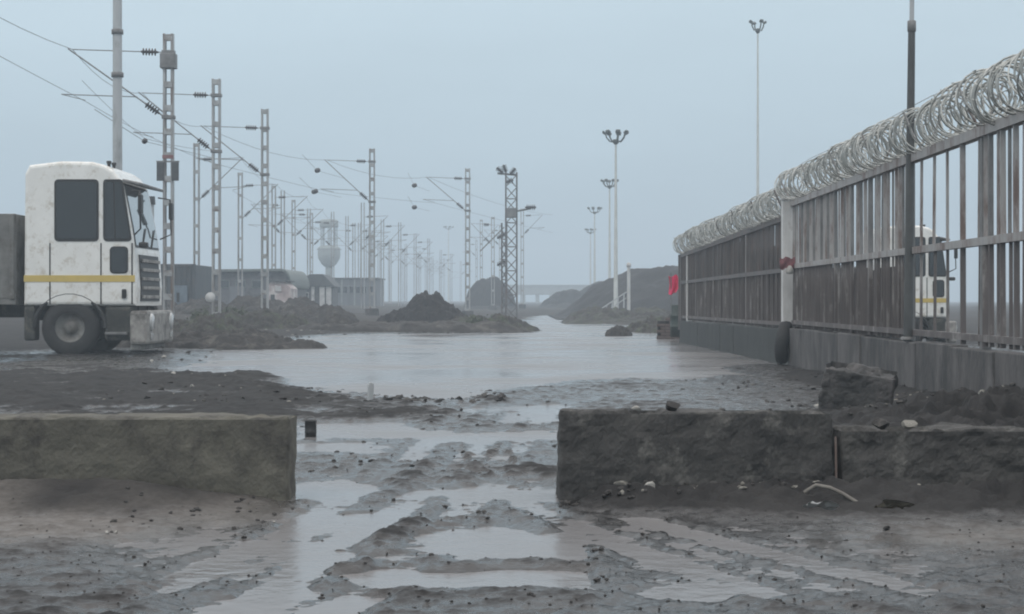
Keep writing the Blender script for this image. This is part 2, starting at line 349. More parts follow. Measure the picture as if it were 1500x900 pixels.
def track_z(x, y):
    z = np.zeros_like(x)
    for T in TRACKS:
        best = np.full(x.shape, 1e9); al = np.zeros_like(x); acc = 0.0
        for (ax, ay), (bx, by) in zip(T[:-1], T[1:]):
            vx, vy = bx - ax, by - ay; L2 = vx * vx + vy * vy
            t = np.clip(((x - ax) * vx + (y - ay) * vy) / L2, 0, 1); d = np.hypot(x - ax - t * vx, y - ay - t * vy)
            m = d < best; best = np.where(m, d, best); al = np.where(m, acc + t * math.sqrt(L2), al); acc += math.sqrt(L2)
        rag = .6 + 1.3 * np.clip(fbm(x * 1.7, y * 1.7, 81, 3) + .25, 0, 1)
        trough = np.clip(1 - (best / .10) ** 4, 0, 1); berm = np.exp(-((best - .145) / .045) ** 2)
        h = rag * (-.012 * trough + .009 * berm * (1 + 1.2 * fbm(x * 11, y * 11, 83, 4, .6)) + .006 * trough * np.sin(al * 2 * math.pi / .085 + best * 30))
        z = np.where(np.abs(h) > np.abs(z), h, z)
    return z
def ground_z(x, y):
    x = np.asarray(x, float); y = np.asarray(y, float)
    wx = x + .35 * fbm(x * .9, y * .35, 31, 3) * np.clip(y / 14, .25, 1.5); wy = y + 1.2 * fbm(x * .7, y * .3, 37, 3) * np.clip(y / 14, .15, 1.6)
    z = .022 + .022 * fbm(x * .8, y * .55, 1, 3) - .016 * np.exp(-((y - 9.5) / 5) ** 2) * np.clip((1.4 - np.abs(x + .3)) / .8, 0, 1)
    near = np.clip(1 - (y - 30) / 60, 0.15, 1)
    z = z + near * (np.clip(y / 15, .42, 1) * (.010 * fbm(x * 2.2, y * 3.4, 5, 3) + .019 * fbm(x * 6, y * 9, 7, 6, .66)) + .012 * np.abs(fbm(x * 17, y * 19, 11, 4, .6)) - .004)
    # land rising away from the pond
    din = inside(wx, wy, POND); dd = seg_dist(wx, wy, POND)
    out = np.where(din, 0, dd)
    z = z + np.clip(out - 2, 0, 30) * .006 * np.clip((y - 25) / 25, 0, 1)
    z = z + np.where(x < -4, 1, 0) * np.clip((-x - 4) / 12, 0, 1) * np.clip((y - 30) / 30, 0, 1) * .25
    z = z + np.clip((y - 50) / 20, 0, 1) * (.12 + .18 * fbm(x * .25, y * .12, 21, 3)) * np.clip(out / 3, 0, 1)
    for (a, b, h, wd) in RIDGES:
        a = g2(*a); b = g2(*b); vx, vy = b[0] - a[0], b[1] - a[1]
        t = ((wx - a[0]) * vx + (wy - a[1]) * vy) / (vx * vx + vy * vy)
        d = np.hypot((wx - a[0] - np.clip(t, 0, 1) * vx), (wy - a[1] - np.clip(t, 0, 1) * vy) * .6)
        z = z + h * (.35 if wd < .2 else .5) * np.exp(-(d / wd) ** 2) * (1 + .9 * fbm(x * 9, y * 9, 41, 2))
    for poly, dep, soft in HOLLOWS:
        s = np.where(inside(wx, wy, poly), 1, -1) * seg_dist(wx, wy, poly)
        z = z - (dep * .6 + .014) * 1 / (1 + np.exp(-s / soft * 4))
    s = np.where(din, 1, -1) * dd
    z = z - .12 / (1 + np.exp(-s * 3.2))
    z = z + np.where(y < 18, track_z(x + .05 * fbm(x * 2, y * 2, 87, 3), y), 0)
    pxx = CX + F * x / np.maximum(y, 1)
    z = z + np.clip((18 - y) / 4, 0, 1) * (.010 * fbm(x * 5.5, y * 6.5, 95, 6, .72) + .003)
    z = z + (.030 + .05 * fbm(x * 2.4, y * 1.3, 91, 5, .6)) * np.clip((460 - pxx) / 120, 0, 1) * np.clip((y - 12) / 3, 0, 1) * np.clip((27 - y) / 4, 0, 1)      # drier ground behind the left block
    # mud pushed up against the concrete blocks
    z = z + .085 * np.exp(-((y - 8.55) / .35) ** 2) * np.clip((x - .22) / .25, 0, 1) * (1 + .8 * fbm(x * 3, y * 3, 51, 3) + .7 * fbm(x * 12, y * 12, 53, 5, .65))
    z = z + .10 * np.exp(-((y - 8.6) / .30) ** 2) * np.clip((-x - 1.15) / .7, 0, 1)
    z = z + .26 * np.exp(-((y - 12.2) / 2.2) ** 2) * np.clip((x - 2.0) / .9, 0, 1) * (1 + .5 * fbm(x * 2.2, y * 2.2, 61, 4) + .55 * fbm(x * 7, y * 6, 63, 5, .65))
    z = z + .10 * np.exp(-((x - 4.0) / .5) ** 2) * np.clip((y - 10) / 4, 0, 1) * np.clip((25 - y) / 5, 0, 1) - .10 * np.exp(-((x - 3.9) / .9) ** 2) * np.clip((y - 27) / 3, 0, 1) * np.clip((44 - y) / 3, 0, 1)
    return z
def gz(x, y): return float(ground_z(np.array([x]), np.array([y]))[0])

rows = np.concatenate([np.linspace(-9, 4.3, 24), 4.4 * np.exp(np.arange(0, 690) * math.log(62 / 4.4) / 690), 62 * np.exp(np.arange(0, 200) * math.log(700 / 62) / 199)])
NCOL = 640
u = np.linspace(-1, 1, NCOL)
HW = 2.4 + .46 * np.maximum(rows, 4.3)
GX = HW[:, None] * u[None, :]; GY = np.repeat(rows[:, None], NCOL, 1)
GZ = ground_z(GX, GY)
def grid_mesh(name, X, Y, Z, m, wrap=False):
    r, c = X.shape
    me = bpy.data.meshes.new(name); v = np.stack([X, Y, Z], -1).reshape(-1, 3)
    idx = np.arange(r * c).reshape(r, c)
    q = np.stack([idx[:-1, :-1], idx[:-1, 1:], idx[1:, 1:], idx[1:, :-1]], -1).reshape(-1, 4)
    me.vertices.add(len(v)); me.vertices.foreach_set('co', v.ravel().astype(np.float32))
    me.loops.add(q.size); me.loops.foreach_set('vertex_index', q.ravel().astype(np.int32))
    me.polygons.add(len(q)); me.polygons.foreach_set('loop_start', np.arange(0, q.size, 4, dtype=np.int32))
    me.polygons.foreach_set('use_smooth', np.ones(len(q), bool)); me.update(calc_edges=True)
    me.materials.append(m)
    return me
gm = grid_mesh('ground', GX, GY, GZ, M_mud)
dry = np.clip((-GX - .75) / .6, 0, 1) * np.exp(-((GY - 8.0) / .9) ** 2) + .8 * np.clip((GX - .9) / 1.0, 0, 1) * np.exp(-((GY - 7.3) / .6) ** 2) + .35 * np.clip((GY - 45) / 20, 0, 1)
dry = np.clip(dry * (.75 + 1.2 * fbm(GX * 1.6, GY * 1.2, 71, 4)), 0, 1)
a_ = gm.attributes.new('dry', 'FLOAT', 'POINT'); a_.data.foreach_set('value', dry.ravel().astype(np.float32))
tag(inst('ground', gm), kind='structure')
wm = MB(); wm.add([(-60, -9, 0), (60, -9, 0), (60, 180, 0), (-60, 180, 0)], [(0, 1, 2, 3)])
tag(wm.build('puddle_water', M_water), kind='structure')

# ------------------------------------------------------------------ heaps
def heap(name, label, cat, cx, cy, rx, ry, peaks, m, rough=.06, seed=0, group=None, n=100, base=None, cap=None):
    """peaks: (dx, dy, height, spread) bumps inside an elliptical footprint"""
    gx, gy = np.meshgrid(np.linspace(-1, 1, n), np.linspace(-1, 1, n))
    X = cx + gx * rx; Y = cy + gy * ry
    e = np.clip(1.02 - np.sqrt(gx ** 2 + gy ** 2) - .12 * fbm(gx * 2.5, gy * 2.5, seed + 3, 3), 0, 1)
    H = np.zeros_like(X)
    for (dx, dy, h, s) in peaks:
        H = np.maximum(H, h * np.clip(1 - np.sqrt(((gx * rx - dx) / s) ** 2 + ((gy * ry - dy) / (s * 1.3)) ** 2) ** 1.5, 0, 1))
    if cap: H = cap - np.log1p(np.exp((cap - H) * 6)) / 6; H = np.maximum(H, 0)
    sz = max(rx, ry)
    H = H * np.clip(e * 5, 0, 1) + rough * np.clip(e * 6, 0, 1) * (fbm(X * 5 / sz * 2, Y * 5 / sz * 2, seed, 6, .6) * 1.7 + .5 + .5 * np.abs(fbm(X * 14 / sz, Y * 14 / sz, seed + 8, 4, .65)))
    b0 = gz(cx, cy) if base is None else base
    Z = b0 - .12 + H + .12 * np.clip(e * 8, 0, 1)
    o = inst(name, grid_mesh(name, X, Y, Z, m)); return tag(o, label, cat, group)

heap('coal_heap', 'black coal heap with a lumpy peak beside the far shore of the puddle', 'coal heap', PX(621, 58), 58, 1.75, 1.6,
     [(-.02, 0, 1.16, .95), (.36, .1, 1.10, .9), (.70, .1, .80, .85), (-.48, .1, .72, .85), (-.9, .1, .52, .8), (1.05, 0, .55, .7), (-1.3, 0, .30, .6)], M_coal, .09, 3, n=110)
heap('spoil_bank', 'low dark brown bank along the far shore, right of the coal heap', 'spoil bank', PX(700, 57), 57.5, 2.1, 1.8, [(-.6, 0, .35, 1.0), (0, 0, .36, 1.0), (.7, 0, .42, .9), (1.1, 0, .3, .7)], M_bank, .10, 9)
heap('spoil_bank', 'low dark bank below the coal heap at the water edge', 'spoil bank', PX(600, 55), 55, 3.9, 1.2, [(-2.4, 0, .22, 1.3), (-1.2, 0, .24, 1.2), (0, 0, .28, 1.3), (1.3, 0, .28, 1.2), (2.5, 0, .24, 1.2)], M_mudheap, .07, 12)
heap('spoil_heap', 'dark pointed mud heap at the left end of the far shore', 'mud heap', PX(492, 55), 55, .8, .8, [(0, 0, .42, .6), (.3, 0, .28, .5)], M_mudheap, .07, 15)
heap('spoil_heap', 'long dark heap in front of the white walled hut', 'mud heap', PX(440, 64), 64, 2.4, 1.8, [(-1.2, 0, .40, 1.1), (0, 0, .55, 1.2), (1.1, 0, .5, 1.1)], M_mudheap, .12, 18)
heap('spoil_heap', 'lumpy brown heap around the feet of the third mast from the truck', 'mud heap', PX(372, 56), 56, 2.0, 1.5, [(-.9, 0, .35, .9), (.3, 0, .42, .9), (1.1, 0, .25, .7)], M_bank, .12, 21)
heap('spoil_heap', 'brown grey heap between truck front and second mast', 'mud heap', PX(285, 47), 47, 1.7, 1.4, [(-.7, 0, .34, .8), (.3, 0, .36, .9), (1.0, 0, .2, .6)], M_bank, .12, 24)
heap('spoil_heap', 'dark low heap at the left edge of the puddle', 'mud heap', PX(340, 40), 40, 1.5, 1.1, [(-.6, 0, .22, .8), (.4, 0, .26, .8)], M_mudheap, .09, 27)
heap('coal_stack', 'long hazy black coal stack behind the lamp masts', 'coal heap', 12.6, 104, 10.3, 14, [(-2.6, 0, 3.4, 7.5), (1, 0, 3.9, 9), (5, 0, 3.9, 9), (-6.0, 0, 2.1, 4.5)], M_coal, .16, 33, n=110, cap=2.65)
heap('coal_stack', 'faint lower coal stack left of the lamp masts, beyond the road', 'coal heap', PX(860, 165), 165, 4.6, 16, [(-1.5, 0, 1.5, 3.4), (1.5, 0, 2.4, 3.8)], M_coal, .25, 36)
heap('coal_stack', 'hazy rounded coal heap behind the lattice mast', 'coal heap', PX(718, 150), 150, 2.3, 6, [(0.2, 0, 2.6, 2.4), (-.6, 0, 2.4, 2.2), (.7, 0, 2.0, 2.0)], M_coal, .10, 39)
heap('mud_mound', 'small black mound standing in the puddle', 'mud mound', PX(906, 50), 50, .42, .42, [(0, 0, .24, .4), (.12, 0, .16, .3)], M_mudheap, .05, 42, base=0)
heap('verge_bank', 'low greenish bank at the foot of the lamp masts', 'verge bank', PX(930, 78), 78, 3.2, 4.5, [(-1.5, 0, .42, 2), (0.8, 0, .4, 2), (2.2, 0, .45, 1.6)], M_bank, .15, 45)
heap('rubble_mound', 'low dark rubble bank right of the road ahead of the fence end', 'rubble mound', PX(965, 56), 56, 1.2, 2.0, [(0, 0, .3, 1.0), (.5, .5, .42, .8)], M_bank, .12, 48)

heap('spoil_heap', 'long low black heap between the truck and the water, in front of the masts', 'mud heap', PX(300, 37), 37, 2.6, 1.2, [(-1.6, 0, .20, 1.0), (-.4, 0, .24, 1.0), (.8, 0, .2, .9)], M_mudheap, .10, 61)
heap('spoil_heap', 'dark ragged bank behind the left mud heaps at the mast feet', 'mud heap', PX(330, 72), 72, 4.5, 2.2, [(-2.8, 0, .5, 1.6), (-.8, 0, .55, 1.7), (1.2, 0, .6, 1.7), (3, 0, .5, 1.4)], M_mudheap, .20, 64)

# ------------------------------------------------------------------ concrete blocks across the road
def rough_block(name, label, x0, x1, y0, y1, z0, z1, m, batter=.0, seed=0, amp=.012, rz=0, chip=.03, cat='concrete block', group=None):
    nx, ny, nz = max(8, int((x1 - x0) / .013)), 20, 36
    bm = bmesh.new()
    bmesh.ops.create_cube(bm, size=1)
    bm.free()
    V = []; FQ = []
    def face(fn, a, b):
        k = len(V)
        for i in range(a + 1):
            for j in range(b + 1): V.append(fn(i / a, j / b))
        for i in range(a):
            for j in range(b): FQ.append((k + i * (b + 1) + j, k + (i + 1) * (b + 1) + j, k + (i + 1) * (b + 1) + j + 1, k + i * (b + 1) + j + 1))
    face(lambda s, t: (s, 0, t), nx, nz); face(lambda s, t: (s, 1, t), nx, nz)
    face(lambda s, t: (0, s, t), ny, nz); face(lambda s, t: (1, s, t), ny, nz)
    face(lambda s, t: (s, t, 1), nx, ny); face(lambda s, t: (s, t, 0), nx, ny)
    A = np.array(V, float); s, t, q = A[:, 0], A[:, 1], A[:, 2]
    LX, LY, LZ = x1 - x0, y1 - y0, z1 - z0
    # round the edges a little, then roughen
    X = (s - .5) * LX; Y = (t - .5) * LY; Z = q * LZ
    def rnd(c, l, o1, l1):
        return c
    bx = np.minimum(s, 1 - s) * LX; by = np.minimum(t, 1 - t) * LY; bz = (1 - q) * LZ
    r = .012
    fx = np.clip(1 - bx / r, 0, 1); fy = np.clip(1 - by / r, 0, 1); fz = np.clip(1 - bz / r, 0, 1)
    X -= np.sign(s - .5) * r * .45 * fx * np.maximum(fy, fz); Y -= np.sign(t - .5) * r * .45 * fy * np.maximum(fx, fz); Z -= r * .45 * fz * np.maximum(fx, fy)
    tap = batter * (q - 0) * LZ
    X -= np.sign(s - .5) * np.abs(s - .5) * 2 * tap; Y -= np.sign(t - .5) * np.abs(t - .5) * 2 * tap
    FINE[0] = True; n1 = fbm(X * 7 + Y * 5 + seed, Z * 8 + Y * 4, seed, 5, .55)
    n2 = fbm(X * 4 + seed, Y * 4 + Z * 1.5, seed + 5, 4); FINE[0] = False
    X += amp * n1 * np.sign(s - .5) * (fx > 0); Y += amp * n1 * np.where(by < 1e-6, np.sign(t - .5), 0)
    Z += np.where(q > .99, amp * n1 + chip * np.minimum(n2, 0) * 1.3, 0)
    me = bpy.data.meshes.new(name); me.from_pydata([tuple(v) for v in np.stack([X, Y, Z], -1)], [], FQ)
    bm = bmesh.new(); bm.from_mesh(me); bmesh.ops.remove_doubles(bm, verts=bm.verts, dist=.004); bmesh.ops.recalc_face_normals(bm, faces=bm.faces); bm.to_mesh(me); bm.free()
    me.materials.append(m)
    o = inst(name, me, None, ((x0 + x1) / 2, (y0 + y1) / 2, z0), (0, 0, rz))
    return tag(o, label, cat, group)
BD = 8.85
rough_block('concrete_block', 'olive grey concrete block across the road at left', PX(-190, BD), PX(423, BD), BD, BD + .32, -.08, PZ(611, BD), M_block, 0, 3, .012, chip=.07)
rough_block('concrete_block', 'long blackened concrete block with pale scars across the road at right', PX(817, BD), PX(1226, BD), BD, BD + .34, -.08, PZ(603, BD), M_block2, .035, 8, .022, chip=.16)
rough_block('concrete_block', 'lower black concrete block continuing the barrier at far right', PX(1233, BD), PX(1900, BD), BD + .05, BD + .42, -.08, PZ(630, BD), M_block2, .02, 14, .026, chip=.2)
b_ = rough_block('broken_concrete_slab', 'broken concrete slab lying tilted in front of the fence wall', PX(1206, 15.5), PX(1310, 15.5), 15.4, 15.95, .02, .40, M_concwall, .02, 21, .03, rz=R(-8), chip=.22, cat='concrete slab')
b_.rotation_euler = (R(6), R(9), R(-14))
bar = MB(); bar.tube(P(1225, 703, BD - .03), P(1224, 640, BD - .03), .006, n=6)
tag(bar.build('steel_rod', M_pale), 'thin pale steel rod upright in the joint of the right barrier blocks', 'rod')

# ------------------------------------------------------------------ stones and litter
def stone_mesh(name, m, seed, flat=.6):
    bm = bmesh.new(); bmesh.ops.create_icosphere(bm, subdivisions=2, radius=1)
    r = random.Random(seed); k = [Vector((r.uniform(-1, 1), r.uniform(-1, 1), r.uniform(-1, 1))).normalized() for _ in range(10)]
    for v in bm.verts:
        c = v.co.copy()
        for d in k:
            s = c.dot(d)
            if s > .48: c -= d * (s - .48) * .95
        v.co = Vector((c.x, c.y, c.z * flat))
    me = bpy.data.meshes.new(name); bm.to_mesh(me); bm.free(); me.materials.append(m); return me
SM = [stone_mesh('stone', m, i * 3 + j, f) for j, (m, f) in enumerate([(M_stonew, .7), (M_stone, .6), (M_mudheap, .65)]) for i in range(3)]
def stone(px, py, wpx, kind, label, cat='stone', lift=.35, sx=1.0, name='stone', group=None):
    d = F / (py - HZ); x = PX(px, d); z = gz(x, d)
    for _ in range(6): d = (CAMZ - z) * F / (py - HZ); x = PX(px, d); z = gz(x, d)
    z = max(z, 0)
    r = wpx / 2 / F * d
    o = inst(name, SM[kind * 3 + random.randrange(3)], None, (x, d, z + r * lift), (random.uniform(-.3, .3), random.uniform(-.3, .3), random.uniform(0, 6)), (r * sx, r, r))
    return tag(o, label, cat, group)
for (px, py, wd, k, lab) in [
    (946, 714, 20, 0, 'whitish angular stone, highest of those at the foot of the long blackened block'),
    (960, 730, 22, 0, 'pale oval stone leaning on the mud below the long blackened block'),
    (952, 744, 30, 0, 'flat whitish stone, lowest below the long blackened block'),
    (912, 722, 34, 1, 'flat grey broken tile on the mud below the long blackened block'),
    (897, 709, 16, 1, 'small grey stone against the foot of the long blackened block'),
    (1268, 706, 26, 0, 'white crumpled stone at the foot of the lower black block'),
    (1318, 700, 24, 1, 'thin pale stone resting beside the lower black block'),
    (1298, 773, 16, 2, 'small black stone alone on the wet mud at right'),
    (1090, 745, 20, 1, 'grey stone half sunk in the mud below the middle of the right barrier'),
    (1165, 735, 16, 1, 'small grey stone left of the pale crooked branch'),
    (281, 567, 9, 0, 'small white stone on the mud behind the olive block'),
    (253, 549, 10, 0, 'small white scrap on the mud between truck and olive block'),
    (222, 531, 8, 0, 'tiny pale stone on the mud just right of the truck'),
    (240, 523, 9, 0, 'pale pebble on the mud near the truck bumper'),
    (206, 691, 10, 0, 'small white stone at the foot of the olive block'),
    (401, 766, 7, 0, 'tiny white stone on the wet mud below the end of the olive block'),
    (157, 782, 10, 0, 'pale pebble at the left on the dry mud'),
    (170, 782, 8, 0, 'pale pebble just right of another on the dry mud at left'),
    (1197, 597, 14, 0, 'pale lump behind the right end of the long blackened block'),
    (1276, 600, 12, 0, 'small white stone on the rubble behind the lower black block'),
    (354, 733, 9, 2, 'dark pebble on the dry mud below the olive block'),
    (216, 585, 14, 2, 'dark stone on the mud behind the olive block at left'),
]: stone(px, py, wd, k, lab)
for (px, py, wd, lab) in [(985, 600, 38, 'dark lump of mud lying on top of the long blackened block'), (932, 601, 18, 'whitish chip lying on top of the long blackened block'), (1292, 622, 40, 'dark rubble lump on top of the lower black block'), (1330, 618, 30, 'grey rubble lump on top of the lower black block')]:
    d = BD + .15; z = PZ(603 if px < 1200 else 630, BD)
    r = wd / 2 / F * d
    tag(inst('stone', SM[(0 if 'whitish' in lab else 2 if 'dark' in lab else 1) * 3 + 1], None, (PX(px, d), d, z + r * .25), (.2, .1, px), (r, r, r)), lab, 'stone')
# crooked pale branch
d = 8.3; br = MB(); br.path([Vector((PX(1178, d), d, .10)), Vector((PX(1195, d), d, .135)), Vector((PX(1215, d), d - .02, .125)), Vector((PX(1232, d), d - .05, .10)), Vector((PX(1252, d), d - .1, .06))], .010, 7)
tag(br.build('dead_branch', mat('bleached_branch', (.20, .19, .17), (.11, .10, .09), .85, 9)), 'pale crooked branch lying on the mud below the right barrier', 'branch')
# crumpled litter
def scrap(px, py, wpx, m, label, seed, lift=-.004):
    d = F / (py - HZ); x = PX(px, d)
    for _ in range(5): z = gz(x, d); d = (CAMZ - z) * F / (py - HZ); x = PX(px, d)
    r = wpx / F * d / 2; q = random.Random(seed); K = 6; v = []
    for i in range(K):
        for j in range(K): v.append((r * (i / 2.5 - 1) * q.uniform(.8, 1.1), r * .8 * (j / 2.5 - 1) * q.uniform(.8, 1.1), r * .3 * q.random()))
    n_ = len(v); v += [(a, b, c - .003) for a, b, c in v]
    f = [(i * K + j, (i + 1) * K + j, (i + 1) * K + j + 1, i * K + j + 1) for i in range(K - 1) for j in range(K - 1)]; f += [tuple(n_ + k for k in reversed(q_)) for q_ in f]
    o = MB().add(v, f).build('cloth_scrap' if 'cloth' in label else 'plastic_scrap', m, None, (x, d, z + lift)); o.rotation_euler = (R(-18), R(6), q.uniform(0, 6)); return tag(o, label, 'litter')
M_scrap1 = mat('dirty_plastic', (.40, .42, .42), (.24, .25, .25), .4, 9); M_scrap2 = mat('muddy_cloth', (.14, .13, .10), (.07, .065, .05), .85, 9); M_scrap3 = mat('faded_blue_wrapper', (.10, .13, .20), (.06, .08, .12), .5, 9)
scrap(1262, 708, 34, M_scrap1, 'crumpled pale plastic at the foot of the lower black block', 1)
scrap(1205, 742, 46, M_scrap1, 'torn pale plastic strip caught under the crooked branch', 2)
scrap(985, 722, 60, M_scrap2, 'muddy olive cloth on the mound below the long blackened block', 3)
scrap(340, 698, 60, M_scrap3, 'dark blue wrapper flattened at the foot of the olive block', 4)
scrap(1310, 742, 50, M_scrap2, 'muddy cloth at the far right below the lower black block', 5)
scrap(880, 715, 22, M_scrap1, 'small pale scrap by the left corner of the long blackened block', 6)
# can, stake
d = 13.0; x = PX(455, d); zc = max(gz(x, d), 0)
cm = MB(); cm.lathe([(0, 0), (.038, 0), (.043, .01), (.043, .035), (.046, .04), (.043, .045), (.043, .115), (.046, .12), (.041, .128), (.036, .12), (0, .118)], n=18)
e_ = empty('tin_can', (x, d, zc - .005), 'small black can standing in shallow water beside the olive block', 'can')
cm.build('can_body', M_black, e_); hm = MB(); hm.path([(.043 * math.cos(a), 0, .12 + .035 * math.sin(a)) for a in np.linspace(0, math.pi, 12)], .003, 5); hm.build('handle', M_galvdark, e_)
d = 17.2; x = PX(542, d); st = MB()
st.box((0, 0, .075), (.055, .04, .17), bev=.008); st.box((.004, 0, .165), (.045, .035, .02), Matrix.Rotation(.3, 3, 'Y'), .006)
o = tag(st.build('wooden_stake', M_pole, None, (x, d, gz(x, d) - .01)), 'short pale stake standing at the near edge of the puddle', 'stake'); o.rotation_euler = (0, .06, .4)

# mud clods, too many to count
def clods(name, label, cat, spots, m, seed):
    r = random.Random(seed); mb = MB()
    base = stone_mesh('tmp', m, seed, .65); bv = [v.co.copy() for v in base.vertices]; bf = [tuple(p.vertices) for p in base.polygons]
    small = bmesh.new(); bmesh.ops.create_icosphere(small, subdivisions=1, radius=1); small.verts.index_update()
    sv = [v.co.copy() for v in small.verts]; sf = [tuple(v.index for v in f.verts) for f in small.faces]; small.free(); bpy.data.meshes.remove(base)
    pts = []
    for (x0, y0, x1, y1, n, smin, smax) in spots:
        for _ in range(n):
            px = r.uniform(x0, x1); py = r.uniform(y0, y1); d = F / (py - HZ)
            pts.append((PX(px, d), d, r.uniform(smin, smax) ** 1.0))
    zs = ground_z(np.array([p[0] for p in pts]), np.array([p[1] for p in pts]))
    for (x, y, s), z in zip(pts, zs):
        V_, F_ = (bv, bf) if s > .03 else (sv, sf)
        M = Matrix.Rotation(r.uniform(0, 6.28), 3, 'Z') @ Matrix.Rotation(r.uniform(-.5, .5), 3, 'X')
        sx, sy, sz = s * r.uniform(.7, 1.5), s * r.uniform(.7, 1.3), s * r.uniform(.45, .9)
        mb.add([M @ Vector((v.x * sx, v.y * sy, v.z * sz)) + Vector((x, y, z + s * .05)) for v in V_], F_, False)
    return tag(mb.build(name, m), label, cat, None, 'stuff')
clods('mud_clods', 'dark mud clods strewn over the wet ground', 'mud clods', [
    (560, 572, 740, 592, 150, .02, .07), (150, 520, 520, 600, 160, .01, .045), (1040, 560, 1349, 620, 80, .01, .04), (820, 700, 1349, 748, 300, .005, .022),
    (440, 560, 830, 700, 110, .006, .022), (150, 720, 440, 780, 50, .006, .018), (440, 600, 830, 900, 420, .002, .007), (830, 750, 1490, 900, 330, .002, .006), (10, 720, 440, 900, 260, .002, .006), (440, 730, 830, 900, 60, .004, .013), (830, 760, 1490, 900, 60, .004, .012), (10, 770, 440, 900, 20, .004, .010),
    (830, 800, 890, 860, 14, .006, .016), (200, 490, 480, 520, 200, .03, .09), (460, 484, 770, 492, 120, .02, .08), (1000, 535, 1340, 575, 60, .015, .05), (1230, 590, 1490, 640, 220, .008, .045)], M_mudheap, 5)
clods('rubble_bits', 'small pale rubble bits scattered by the barrier and banks', 'rubble', [
    (820, 705, 1349, 748, 50, .006, .018), (150, 520, 430, 600, 30, .008, .02), (1230, 585, 1490, 640, 50, .008, .03), (230, 480, 480, 505, 60, .02, .07), (600, 470, 760, 486, 40, .02, .07), (960, 470, 1000, 490, 20, .02, .06)], M_stone, 9)

# ------------------------------------------------------------------ fence along the right side
def helix(p0, p1, rad, turns, r, phase=0, seg=22, sgn=1, jit=.0, seed=0):
    p0, p1 = Vector(p0), Vector(p1); ax = (p1 - p0).normalized(); up = Vector((0, 0, 1)); sd_ = ax.cross(up).normalized()
    pts = []; n = int(turns * seg); rr = random.Random(seed); ph = [rr.uniform(-1, 1) for _ in range(int(turns) + 3)]
    for i in range(n + 1):
        t = i / n; an = phase + sgn * 2 * math.pi * turns * t; k = turns * t
        j = ph[int(k)] * (1 - k % 1) + ph[int(k) + 1] * (k % 1)
        c = p0.lerp(p1, t) + ax * (jit * j) + up * (.035 * math.sin(k * .37 + seed) * math.sin(k * .11)) + sd_ * (.05 * math.sin(k * .23 + 2 * seed))
        R_ = rad * (1 + .22 * (ph[int(k)] * (1 - k % 1) + ph[int(k) + 1] * (k % 1)))
        pts.append(c + sd_ * (R_ * math.cos(an)) + up * (R_ * math.sin(an)))
    return pts
